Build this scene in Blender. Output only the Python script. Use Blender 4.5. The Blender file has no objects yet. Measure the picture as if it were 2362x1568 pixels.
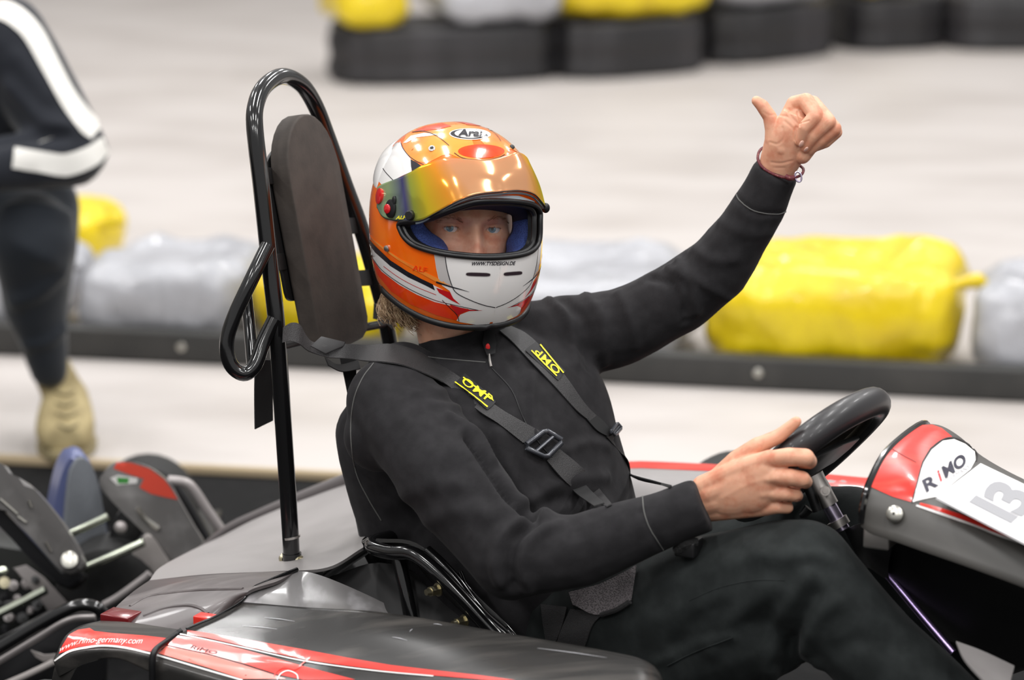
import bpy, bmesh, math, random
import numpy as np
from mathutils import Vector as V, Matrix, noise
from mathutils.bvhtree import BVHTree

scene = bpy.context.scene
COL = scene.collection
random.seed(7); np.random.seed(7)

# ---------------------------------------------------------------- camera
FPX = 7000.0; PITCH = math.radians(13.5); CAMH = 1.90
cam_d = bpy.data.cameras.new('camera'); cam = bpy.data.objects.new('camera', cam_d); COL.objects.link(cam)
cam.location = (0, 0, CAMH); cam.rotation_euler = (math.pi/2 - PITCH, 0, 0)
cam_d.sensor_width = 36; cam_d.sensor_fit = 'HORIZONTAL'; cam_d.lens = FPX/2362*36
cam_d.clip_end = 200
cam_d.dof.use_dof = True; cam_d.dof.focus_distance = 4.72; cam_d.dof.aperture_fstop = 2.5
scene.camera = cam

# ---------------------------------------------------------------- light and exposure
w = bpy.data.worlds.new('hall_light'); scene.world = w; w.use_nodes = True
bgn = w.node_tree.nodes['Background']; bgn.inputs[0].default_value = (1.0, 0.99, 0.985, 1); bgn.inputs[1].default_value = 0.80
def lamp(x, y, z, sx, sy, e):
    d = bpy.data.lights.new('ceiling_lamp', 'AREA'); d.shape = 'RECTANGLE'; d.size = sx; d.size_y = sy
    d.energy = e; d.color = (1, .985, .975)
    o = bpy.data.objects.new('ceiling_lamp', d); COL.objects.link(o); o.location = (x, y, z)
for yy in (-1.5, 2.0, 5.5, 9.0, 12.5):
    for xx in (-4.2, -1.4, 1.4, 4.2):
        lamp(xx, yy, 5.2, .32, 1.5, 120)
vs = scene.view_settings
vs.view_transform = 'Standard'; vs.look = 'None'; vs.gamma = 1; vs.use_curve_mapping = False; vs.exposure = -0.72

# ---------------------------------------------------------------- pixel <-> world helpers
CP, SP = math.cos(PITCH), math.sin(PITCH)
EYE = V((0, 0, CAMH))
YAW = math.radians(25)
KF = V((math.cos(YAW), -math.sin(YAW), 0)); KL = V((math.sin(YAW), math.cos(YAW), 0)); UP = V((0, 0, 1))
K0 = V((0, 4.67, 0))
def ray(px, py):
    cx = (px-1181)/FPX; cy = -(py-784)/FPX
    return V((cx, CP + cy*SP, -SP + cy*CP))
def P(px, py, Y):
    d = ray(px, py); return EYE + d*(Y/d.y)
def PK(px, py, lat):
    d = ray(px, py); t = (lat - (EYE-K0).dot(KL))/d.dot(KL); return EYE + d*t
def PZ(px, py, z):
    d = ray(px, py); return EYE + d*((z-CAMH)/d.z)
def K(x, lat, z): return K0 + KF*x + KL*lat + UP*z
def proj(p):
    q = p-EYE; dz = q.y*CP - q.z*SP
    return (1181+FPX*q.x/dz, 784-FPX*(q.y*SP+q.z*CP)/dz)
def lat_of(p): return (p-K0).dot(KL)

# ---------------------------------------------------------------- materials
def lin(c):
    return tuple(((v/255)/12.92 if v/255 <= .04045 else ((v/255+.055)/1.055)**2.4) for v in c[:3]) + (1,)
MATS = {}
def mat(name, rgb, rough=.5, metal=0, coat=0, bump=None, vary=None, sheen=0, spec=None, trans=0, alpha=None, sss=0, emit=0):
    if name in MATS: return MATS[name]
    m = bpy.data.materials.new(name); m.use_nodes = True; MATS[name] = m
    nt = m.node_tree; b = nt.nodes['Principled BSDF']; I = b.inputs
    I['Base Color'].default_value = lin(rgb); I['Roughness'].default_value = rough; I['Metallic'].default_value = metal
    I['Coat Weight'].default_value = coat; I['Coat Roughness'].default_value = .08
    if sheen: I['Sheen Weight'].default_value = sheen; I['Sheen Roughness'].default_value = .4
    if spec is not None: I['Specular IOR Level'].default_value = spec
    if trans: I['Transmission Weight'].default_value = trans
    if alpha is not None: I['Alpha'].default_value = alpha
    if sss: I['Subsurface Weight'].default_value = sss; I['Subsurface Radius'].default_value = (.012, .004, .002); I['Subsurface Scale'].default_value = 1
    tc = nt.nodes.new('ShaderNodeTexCoord')
    def nz(scale, detail=4, stretch=None):
        n = nt.nodes.new('ShaderNodeTexNoise'); n.inputs['Scale'].default_value = scale; n.inputs['Detail'].default_value = detail
        if stretch:
            mp = nt.nodes.new('ShaderNodeMapping'); mp.inputs['Scale'].default_value = stretch[:3]
            if len(stretch) > 3: mp.inputs['Rotation'].default_value = (0, 0, stretch[3])
            nt.links.new(tc.outputs['Object'], mp.inputs[0]); nt.links.new(mp.outputs[0], n.inputs[0])
        else: nt.links.new(tc.outputs['Object'], n.inputs[0])
        return n
    if vary:                                   # (second colour, scale, lo, hi, stretch)
        n = nz(vary[1], 6, vary[4] if len(vary) > 4 else None)
        r = nt.nodes.new('ShaderNodeValToRGB'); r.color_ramp.elements[0].position = vary[2]; r.color_ramp.elements[1].position = vary[3]
        r.color_ramp.elements[0].color = lin(rgb); r.color_ramp.elements[1].color = lin(vary[0])
        nt.links.new(n.outputs[0], r.inputs[0]); nt.links.new(r.outputs[0], I['Base Color'])
    if bump:                                   # (scale, strength, distance)
        n = nz(bump[0], 5, bump[3] if len(bump) > 3 else None); bn = nt.nodes.new('ShaderNodeBump')
        bn.inputs['Strength'].default_value = bump[1]; bn.inputs['Distance'].default_value = bump[2]
        nt.links.new(n.outputs[0], bn.inputs['Height']); nt.links.new(bn.outputs[0], I['Normal'])
    return m
def weave(name, rgb, rgb2, scale, rough=.7, bump=.5):
    m = mat(name, rgb, rough); nt = m.node_tree; b = nt.nodes['Principled BSDF']
    tc = nt.nodes.new('ShaderNodeTexCoord'); mp = nt.nodes.new('ShaderNodeMapping'); mp.inputs['Rotation'].default_value = (.6, .5, .8)
    ck = nt.nodes.new('ShaderNodeTexVoronoi'); ck.inputs['Scale'].default_value = scale
    r = nt.nodes.new('ShaderNodeValToRGB'); r.color_ramp.elements[0].position = .25; r.color_ramp.elements[1].position = .55
    r.color_ramp.elements[0].color = lin(rgb2); r.color_ramp.elements[1].color = lin(rgb)
    nt.links.new(tc.outputs['Object'], mp.inputs[0]); nt.links.new(mp.outputs[0], ck.inputs['Vector'])
    nt.links.new(ck.outputs['Distance'], r.inputs[0]); nt.links.new(r.outputs[0], b.inputs['Base Color'])
    bn = nt.nodes.new('ShaderNodeBump'); bn.inputs['Strength'].default_value = bump; bn.inputs['Distance'].default_value = .001
    nt.links.new(ck.outputs['Distance'], bn.inputs['Height']); nt.links.new(bn.outputs[0], b.inputs['Normal'])
    return m

# ---------------------------------------------------------------- mesh helpers
def spline(pts, n=8, closed=False):
    A = np.array([tuple(p) for p in pts], float); N = len(A); out = []
    if N < 3 and not closed: 
        return [tuple(A[0]+(A[-1]-A[0])*i/n) for i in range(n+1)]
    rng = range(N) if closed else range(N-1)
    for i in rng:
        if closed: p0, p1, p2, p3 = A[(i-1) % N], A[i], A[(i+1) % N], A[(i+2) % N]
        else:
            p1, p2 = A[i], A[i+1]; p0 = A[i-1] if i else 2*p1-p2; p3 = A[i+2] if i+2 < N else 2*p2-p1
        for k in range(n):
            t = k/n
            out.append(.5*(2*p1+(p2-p0)*t+(2*p0-5*p1+4*p2-p3)*t*t+(3*p1-p0-3*p2+p3)*t**3))
    if not closed: out.append(A[-1])
    return [tuple(o) for o in out]
def ring_join(bm, rings, closed=False, cap=True):
    n = len(rings[0]); R = [[bm.verts.new(p) for p in r] for r in rings]
    m = len(R)
    for i in range(m if closed else m-1):
        a, b = R[i], R[(i+1) % m]
        for j in range(n):
            bm.faces.new((a[j], a[(j+1) % n], b[(j+1) % n], b[j]))
    if cap and not closed:
        bm.faces.new(R[0][::-1]); bm.faces.new(R[-1])
def tube(bm, pts, r, seg=12, closed=False, cap=True, n=0, flat=1.0, flatdir=None):
    """round tube; r is a number or one radius per point; n>0 smooths through the points; flat squashes across flatdir"""
    if n:
        if hasattr(r, '__len__'):
            q = spline([tuple(p)+(rr,) for p, rr in zip(pts, r)], n, closed); pts = [V(a[:3]) for a in q]; r = [a[3] for a in q]
        else: pts = [V(a) for a in spline(pts, n, closed)]
    pts = [V(p) for p in pts]; N = len(pts)
    if not hasattr(r, '__len__'): r = [r]*N
    rings = []; nrm = None
    for i in range(N):
        a = pts[i-1] if (i or closed) else pts[0]; b = pts[(i+1) % N] if (i < N-1 or closed) else pts[-1]
        t = (b-a).normalized()
        if nrm is None:
            nrm = t.orthogonal().normalized()
            if flatdir is not None: nrm = (flatdir - t*flatdir.dot(t)).normalized()
        else:
            ref = flatdir if flatdir is not None else nrm
            q = ref - t*ref.dot(t)
            if q.length > 1e-6: nrm = q.normalized()
        bi = t.cross(nrm)
        rings.append([pts[i] + (nrm*math.cos(2*math.pi*k/seg)*flat + bi*math.sin(2*math.pi*k/seg))*r[i] for k in range(seg)])
    ring_join(bm, rings, closed, cap)
def capsule(bm, a, b, ra, rb=None, seg=14):
    """rounded tapering limb"""
    rb = ra if rb is None else rb; a = V(a); b = V(b); d = (b-a); L = d.length; d = d/L
    pts = []; rr = []
    for k in range(5): t = math.pi/2*k/5; pts.append(a-d*ra*math.cos(t)*.98); rr.append(max(ra*math.sin(t), ra*.12))
    pts.append(a); rr.append(ra)
    for k in range(1, 4): pts.append(a+d*L*k/4); rr.append(ra+(rb-ra)*k/4)
    pts.append(b); rr.append(rb)
    for k in range(4, -1, -1): t = math.pi/2*k/5; pts.append(b+d*rb*math.cos(t)*.98); rr.append(max(rb*math.sin(t), rb*.12))
    tube(bm, pts, rr, seg)
def loft(bm, secs, seg=40, n=6):
    """secs: (centre, axisA, axisB, ra, rb, exponent)"""
    flat = [tuple(c)+tuple(V(a).normalized())+tuple(V(b).normalized())+(ra, rb, e) for c, a, b, ra, rb, e in secs]
    flat = spline(flat, n); rings = []
    for s in flat:
        c, a, b = V(s[0:3]), V(s[3:6]).normalized(), V(s[6:9]).normalized(); ra, rb, e = s[9:12]
        rg = []
        for k in range(seg):
            t = 2*math.pi*k/seg; ct, st = math.cos(t), math.sin(t)
            rg.append(c + a*ra*math.copysign(abs(ct)**(2/e), ct) + b*rb*math.copysign(abs(st)**(2/e), st))
        rings.append(rg)
    ring_join(bm, rings)
def ellipsoid(bm, c, axes, radii, seg=24, rows=14):
    c = V(c); A = [V(a).normalized() for a in axes]; vs_ = []
    top = bm.verts.new(c+A[2]*radii[2]); bot = bm.verts.new(c-A[2]*radii[2]); R = []
    for i in range(1, rows):
        th = math.pi*i/rows
        R.append([bm.verts.new(c+A[0]*radii[0]*math.sin(th)*math.cos(2*math.pi*k/seg)+A[1]*radii[1]*math.sin(th)*math.sin(2*math.pi*k/seg)+A[2]*radii[2]*math.cos(th)) for k in range(seg)])
    for k in range(seg):
        bm.faces.new((top, R[0][k], R[0][(k+1) % seg])); bm.faces.new((bot, R[-1][(k+1) % seg], R[-1][k]))
    for i in range(len(R)-1):
        for k in range(seg): bm.faces.new((R[i][k], R[i+1][k], R[i+1][(k+1) % seg], R[i][(k+1) % seg]))
def box(bm, c, ax, ay, az, hx, hy, hz, bev=0):
    c = V(c); ax, ay, az = V(ax).normalized(), V(ay).normalized(), V(az).normalized()
    vs_ = [bm.verts.new(c+ax*hx*sx+ay*hy*sy+az*hz*sz) for sx in (-1, 1) for sy in (-1, 1) for sz in (-1, 1)]
    fs = [(0, 1, 3, 2), (4, 6, 7, 5), (0, 4, 5, 1), (2, 3, 7, 6), (0, 2, 6, 4), (1, 5, 7, 3)]
    faces = [bm.faces.new([vs_[i] for i in f]) for f in fs]
    if bev: 
        es = list({e for f in faces for e in f.edges})
        bmesh.ops.bevel(bm, geom=es, offset=bev, segments=3, affect='EDGES', profile=.5)
def prism(bm, pts, vec, bev=0, seg=2):
    """polygon (3D points) extruded by vec"""
    vec = V(vec); a = [bm.verts.new(V(p)) for p in pts]; b = [bm.verts.new(V(p)+vec) for p in pts]
    f1 = bm.faces.new(a); f2 = bm.faces.new(b[::-1]); n = len(a); fs = [f1, f2]
    for i in range(n): fs.append(bm.faces.new((a[i], b[i], b[(i+1) % n], a[(i+1) % n])))
    if bev:
        es = list(f1.edges)+list(f2.edges)
        bmesh.ops.bevel(bm, geom=es, offset=bev, segments=seg, affect='EDGES', profile=.5)
def sheet_pts(rows, nu=8, nv=8):
    """rows of 3D control points (equal counts) -> fine smooth grid"""
    R = [spline(r, nu) for r in rows]
    return [list(c) for c in zip(*[spline(c, nv) for c in zip(*R)])]
def sheet(bm, rows, nu=8, nv=8, thick=.006, away=None):
    """smooth panel through control rows with real thickness (extruded along away)"""
    G = sheet_pts(rows, nu, nv); away = V(away if away is not None else (0, 1, 0)).normalized()*thick
    nr, nc = len(G), len(G[0])
    A = [[bm.verts.new(V(p)) for p in r] for r in G]; B = [[bm.verts.new(V(p)+away) for p in r] for r in G]
    for i in range(nr-1):
        for j in range(nc-1):
            bm.faces.new((A[i][j], A[i][j+1], A[i+1][j+1], A[i+1][j])); bm.faces.new((B[i][j], B[i+1][j], B[i+1][j+1], B[i][j+1]))
    for j in range(nc-1):
        bm.faces.new((A[0][j], B[0][j], B[0][j+1], A[0][j+1])); bm.faces.new((A[-1][j+1], B[-1][j+1], B[-1][j], A[-1][j]))
    for i in range(nr-1):
        bm.faces.new((A[i+1][0], B[i+1][0], B[i][0], A[i][0])); bm.faces.new((A[i][-1], B[i][-1], B[i+1][-1], A[i+1][-1]))
def mesh_of(bm, name, smooth=True, angle=40):
    bmesh.ops.recalc_face_normals(bm, faces=bm.faces)
    me = bpy.data.meshes.new(name); bm.to_mesh(me); bm.free()
    if smooth:
        me.polygons.foreach_set('use_smooth', [True]*len(me.polygons))
        me.set_sharp_from_angle(angle=math.radians(angle))
    return me
def obj(name, me, material, parent=None, smooth=True, angle=40):
    if isinstance(me, bmesh.types.BMesh): me = mesh_of(me, name, smooth, angle)
    o = bpy.data.objects.new(name, me); COL.objects.link(o)
    if material is not None: me.materials.clear(); me.materials.append(material)
    if parent is not None:
        o.parent = parent; o.matrix_parent_inverse = parent.matrix_basis.inverted()
    return o
def empty(name, loc):
    o = bpy.data.objects.new(name, None); COL.objects.link(o); o.location = loc; o.empty_display_size = .1; return o
def tag(o, label=None, cat=None, group=None, kind=None):
    if label: o['label'] = label
    if cat: o['category'] = cat
    if group: o['group'] = group
    if kind: o['kind'] = kind
    return o
def B(): return bmesh.new()
def evaluated(o):
    dg = bpy.context.evaluated_depsgraph_get(); dg.update()
    me = bpy.data.meshes.new_from_object(o.evaluated_get(dg), depsgraph=dg)
    return me
def remesh(bm, voxel, smooth=6, factor=.5):
    me = mesh_of(bm, 'tmp', False); o = bpy.data.objects.new('tmp', me); COL.objects.link(o)
    m = o.modifiers.new('r', 'REMESH'); m.mode = 'VOXEL'; m.voxel_size = voxel; m.adaptivity = 0
    s = o.modifiers.new('s', 'SMOOTH'); s.iterations = smooth; s.factor = factor
    r = evaluated(o); bpy.data.objects.remove(o); bpy.data.meshes.remove(me)
    r.polygons.foreach_set('use_smooth', [True]*len(r.polygons))
    return r
def join_meshes(meshes, name):
    vs_ = []; fs = []; off = 0
    for me in meshes:
        co = np.empty(len(me.vertices)*3); me.vertices.foreach_get('co', co); vs_.append(co.reshape(-1, 3))
        for p in me.polygons: fs.append([v+off for v in p.vertices])
        off += len(me.vertices)
    me = bpy.data.meshes.new(name); me.from_pydata(np.vstack(vs_).tolist(), [], fs)
    me.polygons.foreach_set('use_smooth', [True]*len(me.polygons)); return me
def bvh_of(me):
    return BVHTree.FromPolygons([v.co for v in me.vertices], [p.vertices[:] for p in me.polygons])
def hit(bvh, px, py, off=0.0):
    d = ray(px, py).normalized(); loc, n, i, dist = bvh.ray_cast(EYE, d)
    if loc is None:
        loc, n, i, dist = None, None, None, None
        # nearest surface point to the ray
        best = None
        for t in (4.2, 4.5, 4.7, 4.9, 5.1):
            q, nn, ii, dd = bvh.find_nearest(EYE+d*t)
            if q is not None and (best is None or dd < best[0]): best = (dd, q, nn)
        loc, n = best[1], best[2]
        if n.dot(d) > 0: n = -n
        return loc+n*off
    if n.dot(d) > 0: n = -n
    return loc + n*off
def seg_dist(co, pts):
    best = np.full(len(co), 1e9)
    for a, b in zip(pts[:-1], pts[1:]):
        a, b = np.array(a), np.array(b); ab = b-a; L = ab@ab
        t = np.clip(((co-a)@ab)/max(L, 1e-12), 0, 1); d = np.linalg.norm(co-(a+t[:, None]*ab), axis=1); best = np.minimum(best, d)
    return best
def folds(me, lines, noise_amp=0, noise_scale=12):
    """cloth folds: (pixel polyline on the seen surface, width m, height m)"""
    bvh = bvh_of(me); n = len(me.vertices); co = np.empty(n*3); me.vertices.foreach_get('co', co); co = co.reshape(-1, 3)
    no = np.empty(n*3); me.vertex_normals.foreach_get('vector', no); no = no.reshape(-1, 3); disp = np.zeros(n)
    for line, wd, amp in lines:
        pts = [tuple(hit(bvh, *q)) for q in spline(line, 5)]
        d = seg_dist(co, pts); disp += amp*(np.exp(-(d/wd)**2) - .35*np.exp(-(d/(wd*2.2))**2))
    if noise_amp:
        disp += np.array([noise.noise(V(c)*noise_scale) for c in co])*noise_amp
    me.vertices.foreach_set('co', (co+no*disp[:, None]).ravel()); me.update()
def cut_poly(poly, cell):
    bm = B(); vs_ = [bm.verts.new((x, y, 0)) for x, y in poly]; f = bm.faces.new(vs_)
    bmesh.ops.triangulate(bm, faces=[f])
    xs = [p[0] for p in poly]; ys = [p[1] for p in poly]
    for ax, lo, hi in ((0, min(xs), max(xs)), (1, min(ys), max(ys))):
        k = math.floor(lo/cell)+1
        while k*cell < hi:
            co = [0, 0, 0]; co[ax] = k*cell; no = [0, 0, 0]; no[ax] = 1
            bmesh.ops.bisect_plane(bm, geom=bm.verts[:]+bm.edges[:]+bm.faces[:], plane_co=co, plane_no=no, dist=1e-4); k += 1
    return bm
def decal(name, poly, bvh, material, parent, off=.0006, cell=8, mirror=None, label=None):
    """thin applied sheet that lies on a surface; outline read in photo pixels"""
    bm = cut_poly(poly, cell)
    for v in bm.verts: v.co = hit(bvh, v.co.x, v.co.y, off)
    if mirror is not None:
        b2 = bm.copy(); c, nn = mirror
        for v in b2.verts: v.co = v.co - nn*(2*(v.co-c).dot(nn))
        obj(name, b2, material, parent, True, 60)
    o = obj(name, bm, material, parent, True, 60)
    if label: o['label'] = label
    return o
def stroke(line, wd, n=5):
    """pixel polyline -> outline polygon of width wd (number or per-point list)"""
    if hasattr(wd, '__len__'): q = spline([tuple(p)+(a,) for p, a in zip(line, wd)], n)
    else: q = [tuple(p)+(wd,) for p in spline(line, n)]
    L = []; R = []
    for i, (x, y, h) in enumerate(q):
        a = q[max(i-1, 0)]; b = q[min(i+1, len(q)-1)]; dx, dy = b[0]-a[0], b[1]-a[1]; l = math.hypot(dx, dy) or 1
        L.append((x-dy/l*h/2, y+dx/l*h/2)); R.append((x+dy/l*h/2, y-dx/l*h/2))
    return L+R[::-1]
def text2d(s, shear=0, bold=0.0, spacing=1.0):
    c = bpy.data.curves.new('t', 'FONT'); c.body = s; c.shear = shear; c.offset = bold; c.space_character = spacing; c.resolution_u = 4
    o = bpy.data.objects.new('t', c); COL.objects.link(o); me = evaluated(o); bpy.data.objects.remove(o); bpy.data.curves.remove(c)
    co = np.array([v.co[:2] for v in me.vertices]); lo = co.min(0); hi = co.max(0)
    co = (co-lo)/(hi-lo); f = [p.vertices[:] for p in me.polygons]; bpy.data.meshes.remove(me); return co, f
def lettering(name, s, o0, ux, uy, bvh, material, parent, off=.0012, shear=0, bold=0.0, spacing=1.0, bend=None, cell=6):
    """writing laid on a surface: lower-left pixel o0, full-width vector ux, full-height vector uy"""
    co, fs = text2d(s, shear, bold, spacing); bm = B(); vv = []
    for x, y in co:
        px = o0[0]+x*ux[0]+y*uy[0]; py = o0[1]+x*ux[1]+y*uy[1]
        if bend: bx, by = bend(x, y); px += bx; py += by
        vv.append(bm.verts.new((px, py, 0)))
    for f in fs:
        try: bm.faces.new([vv[i] for i in f])
        except ValueError: pass
    bmesh.ops.triangulate(bm, faces=bm.faces[:])
    for ax in (0, 1):
        cs = [v.co[ax] for v in bm.verts]; k = math.floor(min(cs)/cell)+1
        while k*cell < max(cs):
            pc_ = [0, 0, 0]; pc_[ax] = k*cell; pn_ = [0, 0, 0]; pn_[ax] = 1
            bmesh.ops.bisect_plane(bm, geom=bm.verts[:]+bm.edges[:]+bm.faces[:], plane_co=pc_, plane_no=pn_, dist=1e-4); k += 1
    for v in bm.verts: v.co = hit(bvh, v.co.x, v.co.y, off)
    return obj(name, bm, material, parent, False)
def ribbon(bm, ea, eb, thick):
    """webbing between two 3D edge polylines, with thickness along its normal"""
    n = len(ea); A = []; Bv = []
    for i in range(n):
        t = (V(ea[min(i+1, n-1)])-V(ea[max(i-1, 0)])); c = V(eb[i])-V(ea[i]); nn = t.cross(c).normalized()
        if nn.dot(EYE-V(ea[i])) < 0: nn = -nn
        A.append((V(ea[i]), V(eb[i]), nn))
    rings = [[a, b, b-nn*thick, a-nn*thick] for a, b, nn in A]
    ring_join(bm, rings)
# ================================================================ the hall: floors and tyre barriers
M_floor = mat('painted_concrete', (188, 182, 178), .55, vary=((168, 161, 156), 1.3, .42, .72, (1, 2.2, 1, .25)), bump=(40, .05, .002))
M_black_floor = mat('black_asphalt', (15, 15, 16), .9, spec=.2, bump=(160, .4, .004), vary=((26, 26, 26), 25, .5, .8))
M_ply = mat('plywood_edge', (176, 158, 128), .7)
e0 = PZ(0, 1045, .02); e1 = PZ(810, 1086, .02); ed = (e1-e0).normalized(); eb = V((-ed.y, ed.x, 0))
bm = B(); box(bm, (0, 9, -.03), (1, 0, 0), (0, 1, 0), UP, 16, 13, .03); tag(obj('floor', bm, M_black_floor, smooth=False), kind='structure')
mid = e0+ed*.3
bm = B(); box(bm, V((mid.x, mid.y, .0095))+eb*10, ed, eb, UP, 16, 10, .0095); tag(obj('floor', bm, M_floor, smooth=False), kind='structure')
bm = B(); box(bm, V((mid.x, mid.y, .010))-eb*.011, ed, eb, UP, 16, .011, .010, .003); tag(obj('trim_1', bm, M_ply), kind='structure')

M_wall = mat('hall_wall', (214, 210, 204), .8)
bm = B(); box(bm, (0, 21.9, 3), (1, 0, 0), (0, 1, 0), UP, 16, .1, 3); tag(obj('wall_back', bm, M_wall, smooth=False), kind='structure')
bm = B(); box(bm, (-15.9, 9, 3), (1, 0, 0), (0, 1, 0), UP, .1, 13, 3); tag(obj('wall_left', bm, M_wall, smooth=False), kind='structure')
M_board = mat('black_board', (44, 44, 43), .55, bump=(60, .1, .002), vary=((58, 57, 55), 8, .4, .8))
M_bolt = mat('zinc_bolt', (190, 188, 180), .3, 1)
b0 = PZ(300, 833, .02); b1 = PZ(2362, 928, .02); bd = (b1-b0).normalized(); bb = V((-bd.y, bd.x, 0))
def on_line(px, o, d):
    t = 0.0
    for _ in range(20):
        q = proj(o+d*t); q2 = proj(o+d*(t+.01)); t += (px-q[0])/((q2[0]-q[0])/.01)
    return o+d*t
def board(xa, xb, label, bolts):
    a = on_line(xa, b0, bd); c = on_line(xb, b0, bd); m = (a+c)/2; L = (c-a).length/2
    r = empty('barrier_board', V((m.x, m.y, .02)))
    bm = B(); box(bm, m+bb*.03+UP*.041, bd, bb, UP, L-.003, .03, .04, .006); obj('plank', bm, M_board, r)
    for bx, by in bolts:
        q = on_line(bx, b0, bd)+UP*.045-bb*.004
        bm = B(); tube(bm, [q+bb*.004, q-bb*.002, q-bb*.005], [.011, .011, .006], 14); obj('bolt', bm, M_bolt, r)
    return tag(r, label, 'barrier board', 'boards in front of the nearer bag row')
board(-900, 900, 'black plank on the floor below grey bag behind roll hoop', [(420, 800)])
board(900, 2700, 'black plank with one pale bolt under large yellow bag', [(1748, 860)])

def film(name, rgb, rgb2):
    return mat(name, rgb, .34, coat=.25, vary=(rgb2, 7, .42, .72, (1, 1, .8)), bump=(11, .95, .03, (1, 1, .3)))
M_yel = film('yellow_film', (230, 204, 16), (206, 176, 6)); M_gry = film('silver_grey_film', (176, 177, 182), (148, 149, 154))
M_tie = mat('dark_tape', (60, 60, 60), .5)
def bag_mesh(hx, hy, hz, seed, crum=.02, e=4.6):
    bm = B(); nu, nv = 96, 44; R = []
    for i in range(nv+1):
        ph = -math.pi/2+math.pi*i/nv; row = []
        for k in range(nu):
            th = 2*math.pi*k/nu
            f = lambda c, ex: math.copysign(abs(c)**(2/ex), c)
            p = V((f(math.cos(ph), 3.6)*f(math.cos(th), e), f(math.cos(ph), 3.6)*f(math.sin(th), e), f(math.sin(ph), 3.6)))
            q = V((p.x*hx, p.y*hy, p.z*hz))
            nn = V((p.x/hx, p.y/hy, p.z/hz)).normalized()
            s = V((seed*3.1, seed*1.7, seed))
            sideways = 1-abs(p.z)
            a = noise.fractal(q*6+s, 1, 2, 3)*crum + noise.noise(V((q.x*9, q.y*9, q.z*2.5))+s)*crum*.55
            a += abs(noise.noise(V((q.x*4, q.y*4, q.z*22))+s))*crum*.5*sideways
            if p.z > .75: a -= .03*max(0, 1-(p.x*p.x+p.y*p.y)*1.4)   # dished top over the tyre hole
            row.append(q+nn*a)
        R.append(row)
    ring_join(bm, R, cap=False); bmesh.ops.remove_doubles(bm, verts=bm.verts, dist=1e-5)
    return bm
def bag(px0, px1, o, d, b, hz, hy, m, label, group, seed, back=.07, base=.02, crum=.02, dz=0):
    a = on_line(px0, o, d); c = on_line(px1, o, d); L = (c-a).length/2; ctr = (a+c)/2+b*(back+hy); 
    bm = bag_mesh(L-.016, hy, hz, seed, crum); ang = math.atan2(d.y, d.x)
    r = empty('wrapped_tyre_bag', V((ctr.x, ctr.y, base+dz)))
    bmesh.ops.transform(bm, matrix=Matrix.Translation(V((ctr.x, ctr.y, base+dz+hz+.012))) @ Matrix.Rotation(ang, 4, 'Z'), verts=bm.verts)
    lo = min(v.co.z for v in bm.verts)
    for v in bm.verts: v.co.z = max(v.co.z, base+dz+.001)
    obj('film_wrap', bm, m, r, angle=180)
    q = V((ctr.x, ctr.y, base+dz+hz*1.72))+d*L*.93-b*hy*.55
    bm = B(); tube(bm, [q-d*.03-UP*.01, q, q+d*.05+UP*.012, q+d*.075+UP*.0], [.018, .012, .02, .004], 10, n=3); obj('gathered_end', bm, m, r)
    return tag(r, label, 'tyre bag', group)
GN = 'film wrapped tyre bags in the nearer row'
bag(120, 545, b0, bd, bb, .115, .26, M_gry, 'silver grey film bag behind the leaning person and the roll hoop', GN, 1)
bag(535, 890, b0, bd, bb, .112, .24, M_yel, 'yellow film bag right behind the black roll hoop', GN, 2)
bag(900, 1588, b0, bd, bb, .12, .27, M_gry, 'silver grey film bag behind the driver\'s helmet and raised arm', GN, 3, crum=.025)
bag(1592, 2215, b0, bd, bb, .143, .27, M_yel, 'big yellow film bag under the raised arm, right of the driver', GN, 4, crum=.028)
bag(2218, 2850, b0, bd, bb, .135, .22, M_gry, 'silver grey film bag cut by the right edge of the picture', GN, 5)
bag(-480, 110, b0, bd, bb, .115, .24, M_gry, 'silver grey film bag mostly hidden behind the leaning person', GN, 6)
o2 = b0+bb*.75
bag(-300, 215, o2, bd, bb, .10, .2, M_yel, 'small yellow film bag peeping out behind the leaning person', GN, 8)

# far barrier: black wrapped bases with bags on top
M_blk = mat('black_film', (30, 29, 31), .5, coat=.1, bump=(7, .7, .03, (1, 1, .15)), vary=((48, 46, 49), 5, .5, .7, (1, 1, .1)))
far = [(775, 205, 1318, 187), (1318, 192, 1668, 164), (1668, 158, 1968, 124), (1985, 124, 2200, 112), (2212, 122, 2560, 116)]
GF = 'black wrapped bases of the far barrier'; GB = 'film wrapped bags on the far barrier'
names = ['wide black wrapped base at the left end of the far barrier', 'black wrapped base under the yellow bag of the far barrier', 'black wrapped base with grey bag in the far barrier',
         'black wrapped base of far barrier, second from the right picture edge', 'black wrapped base of far barrier at the right picture edge']
for i, (xa, ya, xb, yb) in enumerate(far):
    A = PZ(xa, ya, .02); C = PZ(xb, yb, .02); d = (C-A).normalized(); b = V((-d.y, d.x, 0)); L = (C-A).length/2-(.022 if i < 3 else -.012)
    ctr = (A+C)/2+b*.26
    bm = B(); R = []
    for k in range(17):
        z = .23*k/16; rr = []
        for j in range(64):
            th = 2*math.pi*j/64; ct, st = math.cos(th), math.sin(th)
            f = lambda c: math.copysign(abs(c)**(2/3.2), c)
            g = 1+.035*noise.noise(V((ct*4+i*7, st*4, z*3)))+.02*math.sin(th*14+i) - .05*(k in (0, 16)) + .012*math.sin(z/.23*math.pi*4)
            rr.append(V((ctr.x, ctr.y, .021))+d*f(ct)*L*g+b*f(st)*.26*g+UP*z)
        R.append(rr)
    ring_join(bm, R); o = obj('tyre_stack', bm, M_blk, angle=60); tag(o, names[i], 'tyre stack', GF)
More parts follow.
